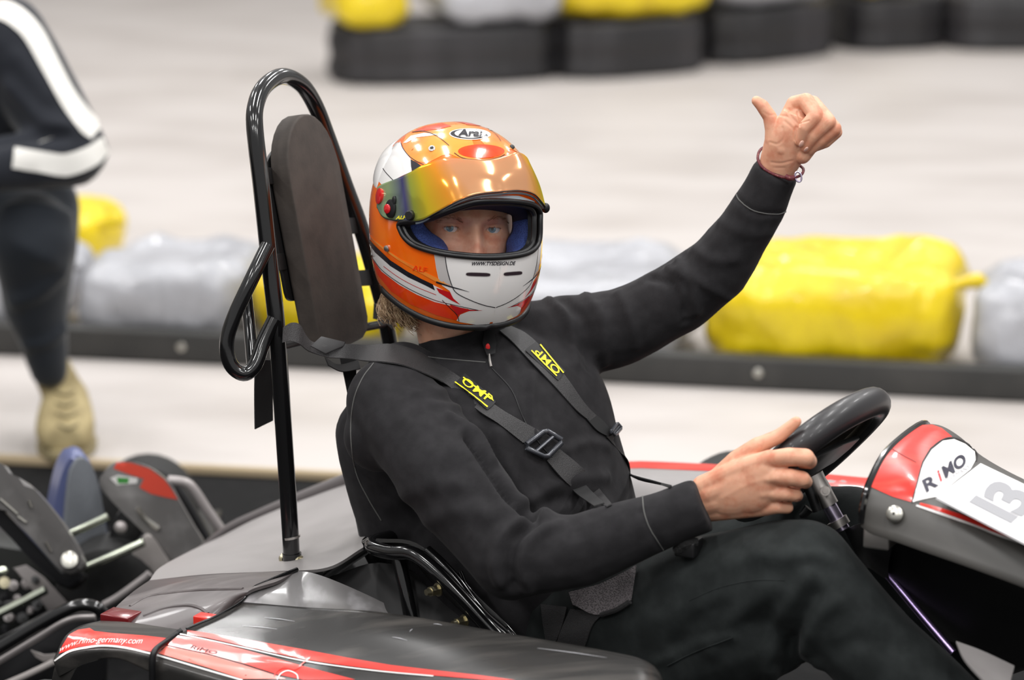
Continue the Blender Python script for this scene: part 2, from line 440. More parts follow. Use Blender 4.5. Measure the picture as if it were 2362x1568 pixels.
def far_bag(xa, xb, i, m, label, seed, hz=.12, back=.0, hy=.25):
    xA, yA, xB, yB = far[i]; A = PZ(xA, yA, .02); C = PZ(xB, yB, .02); d = (C-A).normalized(); b = V((-d.y, d.x, 0))
    bag(xa, xb, A+UP*.23, d, b, hz, hy, m, label, GB, seed, back=back, base=.252, crum=.02)
far_bag(765, 960, 0, M_yel, 'small yellow bag at the left end of the far barrier', 11, .10)
far_bag(1005, 1322, 0, M_gry, 'pale grey bag on far barrier beside the left yellow one', 12, .11)
far_bag(1322, 1672, 1, M_yel, 'yellow bag in the middle of the far barrier', 13)
far_bag(1675, 1962, 2, M_gry, 'grey bag on far barrier just above the raised thumb hand', 14)
far_bag(1985, 2175, 3, M_yel, 'yellow bag on far barrier barely showing at the top edge', 15)

# ================================================================ person standing at the left
M_track = mat('navy_tracksuit', (27, 31, 40), .85, sheen=.25, bump=(25, .25, .006))
M_pant = mat('dark_slate_trousers', (30, 36, 44), .85, sheen=.2, bump=(25, .25, .006))
M_white = mat('white_tape', (236, 234, 228), .7)
M_boot = mat('khaki_suede', (176, 160, 118), .8, bump=(60, .3, .004), vary=((138, 124, 88), 18, .45, .7))
M_sole = mat('khaki_rubber', (150, 138, 104), .8)
YM = 6.72
man = empty('person', PZ(140, 1030, .02)); tag(man, 'person in navy tracksuit with white sleeve stripes, leaning forward at left', 'person')
sc = YM/FPX
def mp(x, y, dy=0): return P(x, y, YM+dy)
X, Y_ = V((1, 0, 0)), V((0, 1, 0))
bm = B()
loft(bm, [(mp(-60, 40, .02), X, Y_, .11, .09, 2), (mp(-70, 130, .04), X, Y_, .17, .12, 2.3), (mp(-80, 300, .12), X, Y_, .19, .13, 2.4), (mp(-90, 450, .22), X, Y_, .18, .14, 2.3)])
capsule(bm, mp(15, 90, .0), mp(160, 325, -.04), .098, .080)
capsule(bm, mp(172, 362, -.06), mp(-70, 386, -.16), .070, .062)
capsule(bm, mp(100, 250, -.02), mp(180, 350, -.05), .08, .07)
jk = remesh(bm, .012, 8)
folds(jk, [([(20, 200), (90, 270), (160, 300)], .018, .012), ([(-10, 330), (80, 318), (150, 310)], .015, -.02), ([(40, 130), (110, 220)], .02, .008), ([(100, 410), (180, 405), (230, 380)], .02, .01)], .006, 9)
jo = obj('jacket', jk, M_track, man)
jb = bvh_of(jk)
s1 = decal('sleeve_stripe', stroke([(-30, 22), (20, 30), (70, 72), (114, 150), (152, 220), (196, 282), (222, 304)], [42, 46, 46, 44, 42, 46, 44]), jb, M_white, jo, .004, 14)
s2 = decal('sleeve_stripe', stroke([(243, 330), (205, 362), (150, 380), (95, 373), (30, 364)], [34, 48, 50, 48, 46]), jb, M_white, jo, .004, 14)
bm = B()
capsule(bm, mp(-90, 470, .28), mp(70, 545, -.02), .125, .10)
capsule(bm, mp(78, 545, -.03), mp(82, 690, .03), .102, .080)
capsule(bm, mp(100, 470, .1), mp(90, 600, .05), .085, .085)
capsule(bm, mp(82, 690, .03), mp(112, 850, .06), .080, .046)
LD = V((-.36, .13, 0)); capsule(bm, mp(-190, 470, .30), mp(-255, 590, .06), .115, .095); capsule(bm, mp(-255, 590, .06), mp(112, 850, .06)+LD, .09, .046)
ellipsoid(bm, mp(-110, 450, .3), (X, Y_, UP), (.18, .14, .13))
pt = remesh(bm, .012, 8)
folds(pt, [([(30, 700), (90, 680), (140, 640)], .02, .012), ([(20, 480), (100, 480), (170, 500)], .02, .012), ([(60, 800), (110, 790), (150, 760)], .015, .01), ([(40, 560), (110, 600), (150, 620)], .02, .008)], .006, 9)
obj('trousers', pt, M_pant, man)
# boot: heel far, toe to the camera
toe = PZ(150, 1066, .02); heel = toe+V((-.03, .27, 0)); ax = (heel-toe).normalized(); sd = V((ax.y, -ax.x, 0))
boot = empty('tmp', toe); bpy.data.objects.remove(boot)
bm = B()
loft(bm, [(toe+ax*.012+UP*.045, sd, UP, .045, .030, 2.6), (toe+ax*.05+UP*.055, sd, UP, .066, .042, 2.6), (toe+ax*.11+UP*.068, sd, UP, .066, .058, 2.4), (toe+ax*.18+UP*.08, sd, UP, .056, .075, 2.3), (toe+ax*.25+UP*.075, sd, UP, .05, .062, 2.3)])
capsule(bm, toe+ax*.19+UP*.10, mp(118, 850, .1)+UP*.0, .05, .047)
bt = remesh(bm, .008, 6); bo = obj('boot', bt, M_boot, man)
bm = B(); out = []
for k in range(24):
    t = 2*math.pi*k/24; r = .07 if math.cos(t) > 0 else .056
    out.append(toe+ax*(.13-.13*math.cos(t)*1.02)+sd*(r*math.sin(t))+UP*.001)
prism(bm, out, UP*.024, .004); obj('sole', bm, M_sole, bo)
bb2 = bvh_of(bt)
for yy in (905, 930, 955, 980):
    bm = B(); tube(bm, [hit(bb2, 128+(yy-905)*.1, yy, .003), hit(bb2, 150+(yy-905)*.1, yy+8, .005), hit(bb2, 172+(yy-905)*.1, yy-2, .003)], .0035, 6, n=4); obj('lace', bm, M_sole, bo)

# second boot, copied with its sole and laces
b2 = bo.copy(); COL.objects.link(b2); b2.location = bo.location+LD
for ch_ in list(bo.children):
    c_ = ch_.copy(); COL.objects.link(c_); c_.parent = b2
# head, neck and hand (head is above the picture)
M_skin2 = mat('skin_plain', (214, 160, 130), .55, sss=.15, bump=(200, .1, .0006))
hc = mp(-95, -105, -.06); hf = V((.35, -.85, -.35)).normalized(); hs_ = V((hf.y, -hf.x, 0)).normalized(); hu = hs_.cross(hf).normalized(); hu = hu if hu.z > 0 else -hu
bm = B(); ellipsoid(bm, hc, (hs_, hf, hu), (.075, .096, .115)); ellipsoid(bm, hc-hu*.06+hf*.03, (hs_, hf, hu), (.055, .065, .06))
loft(bm, [(hc+hf*.088+hu*.02, hs_, hu, .008, .01, 2), (hc+hf*.106-hu*.015, hs_, hu, .014, .014, 2), (hc+hf*.09-hu*.03, hs_, hu, .012, .008, 2)], 16, 3)
for s_ in (-1, 1): ellipsoid(bm, hc+hs_*s_*.076-hu*.005, (hf, hu, hs_), (.018, .03, .008), 14, 8)
capsule(bm, hc-hu*.07-hf*.02, mp(-62, 60, .02), .055, .06)
wr = mp(-75, 386, -.16); fd = V((-1, -.25, -.15)).normalized(); fu = V((0, .3, 1)).normalized(); fsd = fd.cross(fu).normalized()
capsule(bm, wr, wr+fd*.06, .03, .03); ellipsoid(bm, wr+fd*.075, (fd, fu, fsd), (.05, .042, .02))
for k, (o_, L_, r_) in enumerate(((.030, .065, .0095), (.011, .075, .01), (-.009, .07, .0095), (-.028, .055, .0085))):
    a_ = wr+fd*.105+fu*o_; m_ = a_+fd*L_*.55+fsd*-.012; capsule(bm, a_, m_, r_, r_*.95); capsule(bm, m_, m_+fd*L_*.4+V((0, -.02, -.02)), r_*.95, r_*.8)
t0 = wr+fd*.05+fu*.035; capsule(bm, t0, t0+fd*.03+fu*.03, .012, .011); capsule(bm, t0+fd*.03+fu*.03, t0+fd*.06+fu*.045, .011, .008)
obj('body', remesh(bm, .004, 3), M_skin2, man)
bm = B(); ellipsoid(bm, hc+hu*.022-hf*.014, (hs_, hf, hu), (.081, .096, .105), 28, 18)
for v in bm.verts:
    q_ = v.co-hc
    if q_.dot(hf) > .03 and q_.dot(hu) < .06: v.co -= hf*.03
obj('hair', bm, mat('dark_brown_hair', (52, 40, 32), .7, bump=(200, .8, .004)), man)
for s_ in (-1, 1):
    bm = B(); ellipsoid(bm, hc+hf*.082+hs_*s_*.032+hu*.012, (hs_, hf, hu), (.012, .008, .007), 14, 8); ey_ = obj('eyeball', bm, M_white, man)
    bm = B(); ellipsoid(bm, hc+hf*.0885+hs_*s_*.032+hu*.012, (hs_, hf, hu), (.0055, .003, .0055), 14, 8); obj('iris', bm, mat('brown_iris', (50, 36, 28), .2), ey_)
bm = B(); tube(bm, [hc+hf*.088-hu*.058-hs_*.024, hc+hf*.095-hu*.060, hc+hf*.088-hu*.058+hs_*.024], .004, 8, n=4); obj('mouth', bm, mat('lips', (176, 104, 92), .5), man)
# ================================================================ the driver's kart
M_tube = mat('black_powder_coat', (16, 16, 17), .16, coat=.5)
M_pad = mat('foam_rubber', (66, 59, 54), .75, bump=(220, .25, .001), vary=((54, 48, 44), 30, .4, .7))
M_pad_side = mat('foam_rubber_side', (42, 39, 37), .7, bump=(220, .25, .001))
M_blackpl = mat('black_plastic', (24, 24, 25), .42, bump=(90, .08, .001))
M_pod = mat('gloss_black_body', (42, 41, 40), .26, coat=.0, vary=((74, 71, 68), 30, .5, .74, (.06, 1, 1)), bump=(60, .04, .001))
M_greypl = mat('reflection_grey_body', (150, 146, 145), .45, vary=((138, 134, 133), 6, .4, .7), bump=(120, .08, .001))  # pale base colour holds the bright reflections of darker plastic
M_dkpl = mat('worn_dark_body', (88, 82, 82), .36, coat=.1, vary=((130, 124, 123), 14, .5, .75, (.15, 1, 1)), bump=(50, .05, .001))
M_red = mat('red_vinyl', (226, 40, 26), .28, coat=.5, vary=((240, 92, 74), 24, .55, .78, (.1, 1, 1)))
M_wht = mat('white_vinyl', (236, 234, 232), .28, coat=.4)
M_wht2 = mat('white_number_plate', (244, 243, 244), .4)
M_chrome = mat('chrome', (240, 228, 255), .28, 1)
M_steel = mat('brushed_steel', (206, 201, 196), .38, 1)
M_zinc = mat('zinc_nut', (196, 188, 160), .35, 1)
M_belt = weave('black_webbing', (52, 51, 52), (34, 33, 34), 700, .6, .4)
M_belt2 = weave('worn_webbing', (112, 106, 108), (60, 57, 58), 420, .8, .6)
M_seat = mat('seat_shell', (30, 30, 30), .4, coat=.2)
M_navy = mat('navy_ink', (32, 30, 52), .5); M_grey_ink = mat('grey_ink', (178, 178, 182), .5)
M_logo_yel = mat('yellow_thread', (246, 232, 40), .6); M_lbl = mat('black_label', (20, 20, 22), .6)
M_white_ink = mat('white_ink', (240, 226, 224), .4); M_blk_ink = mat('black_ink', (30, 24, 26), .5); M_red_ink = mat('red_ink', (224, 40, 50), .5)

kart = empty('racing_kart', K(0, 0, 0)); tag(kart, 'black and red go-kart with tall roll hoop, carrying the helmeted driver', 'go-kart')

# --- roll hoop
def pk(L): return [PK(*p) for p in L]
near = [(673, 1290, -.17), (668, 1200, -.17), (655, 1000, -.168), (637, 740, -.165), (621, 600, -.16), (603, 430, -.152), (588, 300, -.14), (590, 243, -.115), (610, 200, -.07), (650, 176, -.005), (694, 194, .055), (727, 243, .1), (757, 320, .125), (797, 430, .145), (832, 525, .155), (866, 640, .165), (890, 740, .17), (915, 900, .175), (930, 1170, .175)]
hp = pk(near)
bm = B(); tube(bm, hp, .0136, 18, n=6); hoop = obj('roll_hoop', bm, M_tube, kart)
bm = B(); tube(bm, pk([(618, 566, -.165), (582, 640, -.2), (540, 730, -.225), (523, 790, -.235), (532, 840, -.235), (562, 862, -.225), (588, 842, -.21), (607, 790, -.19), (633, 735, -.17)]), .0118, 14, n=6); obj('side_handle', bm, M_tube, kart)
bm = B(); tube(bm, pk([(566, 668, -.16), (574, 740, -.17), (584, 852, -.21)]), .010, 12, n=4); obj('handle_brace', bm, M_tube, kart)
bm = B(); tube(bm, pk([(673, 1275, -.17), (677, 1330, -.17), (680, 1400, -.17)]), .0155, 18); obj('hoop_socket', bm, M_tube, kart)
bm = B(); tube(bm, pk([(672, 1236, -.17), (673, 1241, -.17)]), .0142, 18); obj('weld_ring', bm, M_steel, kart)
q = PK(673, 1292, -.17)
for s, nm in ((-1, 'bolt_head'), (1, 'bolt_nut')):
    d = (KF+KL*-.1).normalized()*s
    bm = B()
    if s < 0: tube(bm, [q+d*.013, q+d*.018, q+d*.023], [.009, .009, .004], 12)
    else:
        tube(bm, [q+d*.013, q+d*.017], [.0105]*2, 14); tube(bm, [q+d*.017, q+d*.026], [.008]*2, 6); tube(bm, [q+d*.026, q+d*.031], [.0045, .003], 10)
    obj(nm, bm, M_zinc, kart)
# --- head cushion on its plate
legd = (PK(702, 265, 0)-PK(802, 798, 0)); PU = (legd-KL*legd.dot(KL)).normalized(); PN = KL.cross(PU).normalized()
if PN.dot(KF) < 0: PN = -PN
pc = PK(752, 531, 0); PH = legd.length/2
def stadium(c, hw, top, bot, rt, rb, n=14):
    out = []
    for k in range(n+1):
        t = math.pi*k/n; out.append(c+KL*(-hw*math.cos(t))+PU*(top-rt+rt*math.sin(t)))
    for k in range(n+1):
        t = math.pi*k/n; x = math.copysign(abs(math.cos(t))**.5, math.cos(t))*hw
        out.append(c+KL*x+PU*(-bot+rb-rb*math.sin(t)**.6))
    return out
bm = B(); prism(bm, stadium(pc, .082, PH, PH, .095, .03), -PN*.034, .004, 3); pad = obj('head_cushion', bm, M_pad, kart, angle=50)
bm = B(); prism(bm, stadium(pc-PN*.037+PU*.03-KL*.012, .084, .12, .13, .05, .02), -PN*.006, .001); obj('cushion_plate', bm, M_blackpl, kart)
for (a, b) in (((600, 405, -.15), (668, 402, -.06)), ((630, 606, -.16), (700, 598, -.05)), ((826, 520, .152), (790, 520, .05)), ((862, 640, .163), (800, 640, .05))):
    A, C = PK(*a), PK(*b)-PN*.03; m = (A+C)/2
    bm = B(); box(bm, m, (C-A), PU, (C-A).cross(PU), (C-A).length/2, .0135, .004, .001); obj('cushion_bracket', bm, M_blackpl, kart)
# cross bar that carries the belts
bm = B(); tube(bm, pk([(645, 800, -.165), (760, 770, 0), (893, 745, .17)]), .007, 12); obj('belt_bar', bm, M_blackpl, kart)

# --- body panels
AW = V((0, .35, -.94))
rear_rows = [pk([(512, 1236, .30), (590, 1196, .32), (700, 1152, .33), (830, 1108, .33), (960, 1090, .33)]),
             pk([(440, 1270, .12), (560, 1240, .12), (690, 1215, .12), (840, 1185, .12), (960, 1170, .12)]),
             pk([(370, 1308, -.10), (500, 1290, -.12), (660, 1280, -.13), (770, 1262, -.13), (845, 1235, -.10)]),
             pk([(345, 1338, -.20), (480, 1324, -.24), (640, 1317, -.26), (756, 1308, -.24), (838, 1262, -.18)])]
bm = B(); sheet(bm, rear_rows, 8, 8, .006, AW); obj('rear_cover', bm, M_greypl, kart)
bm = B(); tube(bm, pk([(430, 1300, .34), (520, 1226, .345), (600, 1186, .345), (700, 1146, .345), (790, 1112, .345), (830, 1098, .345), (960, 1078, .345)]), [.008, .010, .010, .012, .014, .014, .014], 12, n=5); obj('rear_frame_tube', bm, mat('grey_coated_tube', (104, 99, 99), .3, coat=.3), kart)
dk_rows = [pk([(345, 1338, -.20), (480, 1325, -.24), (600, 1319, -.26), (684, 1317, -.28)]),
           pk([(310, 1362, -.28), (440, 1343, -.31), (550, 1336, -.33), (640, 1340, -.34)]),
           pk([(275, 1392, -.35), (410, 1382, -.37), (500, 1376, -.385), (575, 1362, -.39)]),
           pk([(246, 1422, -.41), (360, 1430, -.43), (470, 1425, -.425), (548, 1398, -.385)]),
           pk([(200, 1450, -.45), (330, 1470, -.47), (430, 1470, -.45), (500, 1450, -.42)])]
bm = B(); sheet(bm, dk_rows, 8, 8, .006, AW); dkp = obj('rear_corner_panel', bm, M_dkpl, kart)
dkb = bvh_of(dkp.data)
bm = B(); tube(bm, [hit(dkb, x, y, -.0008) for x, y in [(300, 1398), (340, 1376), (400, 1366), (470, 1360), (560, 1358)]], .0032, 8, n=5); obj('panel_rib', bm, M_dkpl, kart)
bm = B(); tube(bm, [hit(dkb, x, y, -.0008) for x, y in [(330, 1420), (380, 1402), (430, 1396), (460, 1402), (480, 1415)]], .0034, 8, n=5); obj('panel_rib', bm, M_dkpl, kart)
# red tail lamp block
c = PK(279, 1422, -.42)
bm = B(); box(bm, c, KF, KL, UP, .026, .02, .007, .002); obj('tail_lamp', bm, mat('dark_red_lens', (112, 26, 30), .2, coat=.4), kart)
bm = B(); box(bm, PK(480, 1432, -.43), KF, KL, UP, .02, .012, .009, .002); obj('tail_lamp', bm, M_red, kart)
# worn upper wedge and side pod
wd_rows = [pk([(684, 1316, -.28), (724, 1322, -.28), (780, 1342, -.28), (848, 1372, -.28), (885, 1390, -.28)]),
           pk([(622, 1342, -.33), (690, 1350, -.33), (770, 1366, -.33), (840, 1388, -.33), (890, 1405, -.325)]),
           pk([(582, 1360, -.37), (660, 1374, -.37), (755, 1390, -.37), (835, 1404, -.37), (897, 1416, -.365)]),
           pk([(562, 1388, -.40), (650, 1396, -.40), (750, 1404, -.40), (830, 1411, -.40), (900, 1418, -.40)])]
bm = B(); sheet(bm, wd_rows, 6, 6, .006, AW); obj('pod_wedge', bm, mat('scuffed_grey_body', (104, 102, 102), .3, coat=.2, vary=((150, 148, 150), 22, .52, .74, (1, .3, 1)), bump=(50, .06, .001)), kart)
pod_rows = [pk([(562, 1390, -.40), (700, 1400, -.40), (900, 1414, -.40), (1180, 1462, -.40), (1410, 1503, -.40), (1490, 1524, -.40), (1525, 1558, -.40), (1535, 1610, -.40)]),
            pk([(505, 1420, -.45), (660, 1446, -.45), (880, 1462, -.45), (1160, 1507, -.45), (1390, 1550, -.45), (1480, 1572, -.45), (1522, 1600, -.45), (1535, 1650, -.45)]),
            pk([(432, 1452, -.50), (600, 1488, -.50), (840, 1528, -.50), (1130, 1560, -.50), (1370, 1604, -.50), (1470, 1626, -.50), (1515, 1660, -.50), (1530, 1700, -.50)]),
            pk([(393, 1478, -.545), (560, 1520, -.545), (800, 1574, -.545), (1100, 1620, -.545), (1350, 1664, -.545), (1450, 1686, -.545), (1505, 1715, -.54), (1525, 1750, -.54)]),
            pk([(357, 1510, -.58), (530, 1560, -.58), (770, 1625, -.58), (1080, 1680, -.58), (1330, 1724, -.58), (1440, 1746, -.58), (1500, 1770, -.57), (1520, 1800, -.57)]),
            pk([(352, 1570, -.59), (525, 1622, -.59), (765, 1690, -.59), (1075, 1750, -.59), (1330, 1790, -.59), (1440, 1810, -.59), (1500, 1830, -.58), (1520, 1850, -.58)]),
            pk([(360, 1860, -.58), (530, 1890, -.58), (765, 1930, -.58), (1075, 1980, -.58), (1330, 2010, -.58), (1440, 2020, -.58), (1490, 2030, -.57), (1510, 2040, -.57)])]
bm = B(); sheet(bm, pod_rows, 8, 8, .006, V((0, .8, -.6))); pod = obj('side_pod', bm, M_pod, kart, angle=70)
pob = bvh_of(pod.data)
decal('pod_stripe', [(424, 1453), (470, 1459), (560, 1474), (700, 1498), (800, 1517), (900, 1534), (1000, 1546), (1100, 1557), (1190, 1569), (1130, 1569), (1000, 1558), (890, 1547), (780, 1533), (690, 1519), (560, 1490), (470, 1470), (415, 1461)], pob, M_red, pod, .0008, 18)
decal('pod_stripe', [(411, 1466), (470, 1476), (560, 1498), (640, 1520), (700, 1537), (820, 1568), (700, 1568), (640, 1556), (560, 1530), (480, 1508), (385, 1488)], pob, M_red, pod, .0008, 18)
decal('pod_stripe', [(384, 1490), (480, 1511), (560, 1534), (660, 1566), (560, 1566), (480, 1540), (366, 1507)], pob, mat('pink_worn_vinyl', (238, 118, 104), .3, coat=.4), pod, .0008, 18)
decal('pod_pinstripe', stroke([(415, 1463), (560, 1494), (700, 1525), (860, 1547), (1000, 1560)], 2.5), pob, M_wht, pod, .0012, 18)
decal('pod_pinstripe', stroke([(362, 1511), (480, 1546), (560, 1569)], 4), pob, M_wht, pod, .0012, 18)
lettering('pod_lettering', 'RiMO', (438, 1496), (62, 15), (2, -8), pob, M_blk_ink, pod, .0014, .3)
decal('pod_swirl', stroke([(632, 1562), (640, 1548), (658, 1540), (680, 1546), (700, 1530), (722, 1512)], 2.4), pob, M_red, pod, .0016, 12)
decal('pod_swirl', stroke([(640, 1568), (648, 1555), (665, 1548), (684, 1556), (688, 1568)], 2.4), pob, M_wht, pod, .0016, 12)
for x0, y0, x1, y1 in [(560, 1444, 640, 1452), (905, 1470, 940, 1478), (1240, 1496, 1400, 1518), (1000, 1440, 1020, 1443), (945, 1458, 952, 1452), (610, 1425, 680, 1434)]:
    decal('scratch', stroke([(x0, y0), ((x0+x1)/2, (y0+y1)/2-1), (x1, y1)], [.4, 1.1, .3]), pob, M_grey_ink, pod, .0012, 18)
bm = B(); tube(bm, [PK(*q)+V((0, -.002, .003)) for q in [(686, 1316, -.28), (624, 1342, -.33), (583, 1360, -.37), (558, 1390, -.40), (505, 1421, -.45), (430, 1453, -.50)]], [.0035, .0035, .0025, .002, .002, .002], 8, n=5); obj('pod_seam', bm, M_tube, kart)
# rear wheel guard
fe_rows = [pk([(232, 1431, -.46), (290, 1434, -.46), (350, 1442, -.46), (422, 1453, -.46)]),
           pk([(205, 1437, -.50), (270, 1446, -.50), (340, 1457, -.50), (408, 1463, -.50)]),
           pk([(176, 1447, -.53), (250, 1455, -.53), (325, 1466, -.53), (398, 1475, -.53)]),
           pk([(148, 1470, -.56), (225, 1470, -.56), (310, 1482, -.56), (375, 1492, -.56)]),
           pk([(131, 1505, -.58), (200, 1494, -.58), (280, 1494, -.58), (356, 1508, -.58)]),
           pk([(124, 1525, -.59), (195, 1503, -.59), (275, 1500, -.59), (352, 1516, -.59)]),
           pk([(135, 1560, -.59), (200, 1529, -.59), (268, 1518, -.59), (346, 1550, -.59)])]
bm = B(); sheet(bm, fe_rows, 8, 6, .006, V((0, .9, -.4))); fen = obj('wheel_guard', bm, M_pod, kart, angle=70)
bm = B(); sheet(bm, [pk([(131, 1505, -.575), (128, 1530, -.58), (118, 1580, -.58), (112, 1700, -.58)]), pk([(200, 1500, -.59), (175, 1540, -.59), (150, 1600, -.59), (140, 1700, -.59)])], 5, 4, .006, V((0, .9, -.4))); obj('wheel_guard_rear', bm, M_pod, kart)
feb = bvh_of(fen.data)
decal('guard_stripe', [(136, 1508), (145, 1488), (160, 1464), (180, 1453), (207, 1449), (218, 1456), (260, 1461), (330, 1466), (398, 1474), (372, 1489), (354, 1504), (280, 1492), (225, 1488), (180, 1493)], feb, M_red, fen, .0008, 10)
decal('guard_edge_wear', stroke([(126, 1524), (160, 1503), (200, 1494), (240, 1490), (290, 1495), (350, 1509)], [3, 5, 5, 4, 5, 4]), feb, M_wht, fen, .001, 10)
def bend(x, y): return (0, -6*math.sin(math.pi*min(x*1.1, 1))*1.0 + 20*max(0, .25-x)**1.3*4)
lettering('guard_lettering', 'www.rimo-germany.com', (136, 1496), (190, -6), (5, -17), feb, M_white_ink, fen, .0014, .25, bend=bend)
bm = B(); tube(bm, [PK(421, 1454, -.5), PK(404, 1466, -.51), PK(384, 1480, -.55), PK(360, 1498, -.588), PK(352, 1520, -.598), PK(351, 1570, -.6), PK(352, 1640, -.6)], .0052, 10, n=6); obj('pod_seam_strap', bm, mat('rubber_strap', (10, 10, 12), .4), kart)
# rear wheel under the guard
wc = K(-.60, -.47, .13)
wheel_pts = []
bm = B()
prof = [(.05, -.06), (.105, -.065), (.125, -.055), (.13, -.02), (.13, .02), (.125, .055), (.105, .065), (.05, .06)]
rings = [[wc+(KF*math.cos(2*math.pi*k/32)+UP*math.sin(2*math.pi*k/32))*r+KL*y for k in range(32)] for r, y in prof]
ring_join(bm, rings); M_tyre = mat('tyre_rubber', (20, 20, 20), .7); obj('rear_wheel', bm, M_tyre, kart)
# far side pod with red stripe and wheel hump
fr = [pk([(1380, 1068, .56), (1480, 1063, .56), (1640, 1070, .56), (1800, 1083, .56), (1950, 1097, .56), (2150, 1118, .56)]),
      pk([(1380, 1085, .50), (1480, 1084, .50), (1640, 1092, .50), (1800, 1104, .50), (1950, 1116, .50), (2150, 1150, .50)]),
      pk([(1380, 1110, .45), (1480, 1115, .45), (1640, 1125, .45), (1800, 1140, .45), (1950, 1158, .45), (2150, 1200, .45)]),
      pk([(1370, 1180, .40), (1480, 1190, .40), (1640, 1195, .40), (1800, 1210, .40), (1950, 1230, .40), (2150, 1260, .40)])]
bm = B(); sheet(bm, fr, 6, 6, .006, V((0, .5, -.85))); fp = obj('side_pod', bm, M_greypl, kart)
fpb = bvh_of(fp.data)
decal('pod_stripe', [(1400, 1067), (1480, 1064), (1640, 1071), (1800, 1084), (2100, 1112), (2100, 1150), (1990, 1134), (1900, 1118), (1800, 1101), (1640, 1087), (1480, 1080), (1400, 1082)], fpb, M_red, fp, .0008, 24)
c = PK(1672, 1100, .72); bm = B()
rings = [[c+(KF*math.cos(2*math.pi*k/28)+UP*math.sin(2*math.pi*k/28))*r*.6-UP*.04+KL*y for k in range(28)] for r, y in prof]; ring_join(bm, rings); obj('front_wheel', bm, M_tyre, kart)
for nm, kx, kl_ in (('rear_wheel', -.60, .47), ('front_wheel', .72, -.50)):
    c = K(kx, kl_, .13); bm = B(); rings = [[c+(KF*math.cos(2*math.pi*k/32)+UP*math.sin(2*math.pi*k/32))*r+KL*y for k in range(32)] for r, y in prof]; ring_join(bm, rings); obj(nm, bm, M_tyre, kart)
bm = B(); tube(bm, [K(.9, -.5, .16), K(1.12, -.42, .16), K(1.24, -.2, .16), K(1.27, 0, .16), K(1.24, .2, .16), K(1.12, .42, .16), K(.9, .5, .16)], .055, 16, n=6); obj('front_bumper', bm, M_blackpl, kart)
# floor tray (under everything)
bm = B(); prism(bm, [K(-.75, -.40, .05), K(1.05, -.34, .05), K(1.05, .34, .05), K(-.75, .40, .05)], UP*.012); obj('floor_tray', bm, mat('tray_black', (10, 10, 11), .7), kart, False)
for s in (-1, 1):
    bm = B(); tube(bm, [K(-.75, s*.33, .08), K(.2, s*.36, .08), K(1.05, s*.3, .08)], .015, 10, n=4); obj('chassis_rail', bm, M_tube, kart)
bm = B(); sheet(bm, [pk([(2205, 1478, -.2), (2265, 1500, -.2), (2340, 1535, -.2)]), pk([(2225, 1520, -.24), (2275, 1548, -.24), (2330, 1575, -.24)]), pk([(2270, 1570, -.28), (2300, 1590, -.28), (2330, 1610, -.28)])], 5, 5, .004, -UP); obj('heel_guard', bm, M_greypl, kart)
# lower engine cover filling under the seat
bm = B(); sheet(bm, [pk([(760, 1330, -.2), (900, 1300, -.15), (1100, 1400, -.15), (1250, 1500, -.15)]), pk([(800, 1420, -.25), (920, 1450, -.22), (1100, 1520, -.22), (1250, 1560, -.22)]), pk([(820, 1600, -.28), (920, 1620, -.28), (1100, 1660, -.28), (1250, 1700, -.28)])], 6, 6, .005, V((0, 1, -.2))); obj('engine_cover', bm, mat('engine_black', (18, 17, 18), .6), kart)

# --- seat shell and its tube frame
seat_rows = [pk([(905, 1242, .14), (980, 1250, .16), (1080, 1330, .19), (1180, 1420, .2)]),
             pk([(870, 1232, .0), (930, 1260, .0), (1020, 1390, .0), (1150, 1500, .0)]),
             pk([(866, 1238, -.13), (930, 1256, -.16), (1010, 1340, -.18), (1130, 1460, -.19)]),
             pk([(868, 1242, -.19), (960, 1252, -.215), (1050, 1330, -.225), (1170, 1440, -.23)])]
bm = B(); sheet(bm, seat_rows, 6, 8, .006, V((-.3, -.2, -.9))); obj('seat', bm, M_seat, kart)
bm = B(); tube(bm, pk([(905, 1238, -.12), (866, 1248, -.17), (860, 1262, -.2), (900, 1274, -.225), (950, 1276, -.235), (1000, 1310, -.24), (1060, 1370, -.245), (1150, 1470, -.25), (1220, 1540, -.25)]), .0115, 14, n=6); obj('seat_frame', bm, M_tube, kart)
bm = B(); tube(bm, pk([(985, 1268, -.225), (1020, 1300, -.23), (1060, 1345, -.235), (1110, 1410, -.24), (1185, 1480, -.245), (1240, 1560, -.245)]), .008, 12, n=5); obj('seat_frame', bm, M_tube, kart)
bm = B(); tube(bm, pk([(1060, 1320, -.21), (1085, 1365, -.215), (1185, 1465, -.22), (1240, 1560, -.22)]), .0055, 10, n=5); obj('seat_edge_bead', bm, M_tube, kart)
bm = B(); tube(bm, pk([(918, 1285, -.2), (935, 1360, -.21), (950, 1440, -.22), (955, 1500, -.22)]), .0115, 12, n=4); obj('seat_strut', bm, M_tube, kart)
bm = B(); tube(bm, pk([(862, 1250, -.15), (800, 1290, -.1), (760, 1320, -.05)]), .012, 12, n=4); obj('seat_strut', bm, M_tube, kart)
for x, y in ((997, 1363), (1058, 1436)):
    q = PK(x, y, -.235); d = (KF*-.5-KL).normalized(); bm = B(); tube(bm, [q+d*-.01, q+d*.004], [.0085]*2, 6); tube(bm, [q+d*.004, q+d*.012], [.006, .005], 12); tube(bm, [q-d*.012, q-d*.01], [.011]*2, 14); obj('seat_nut', bm, M_zinc, kart)

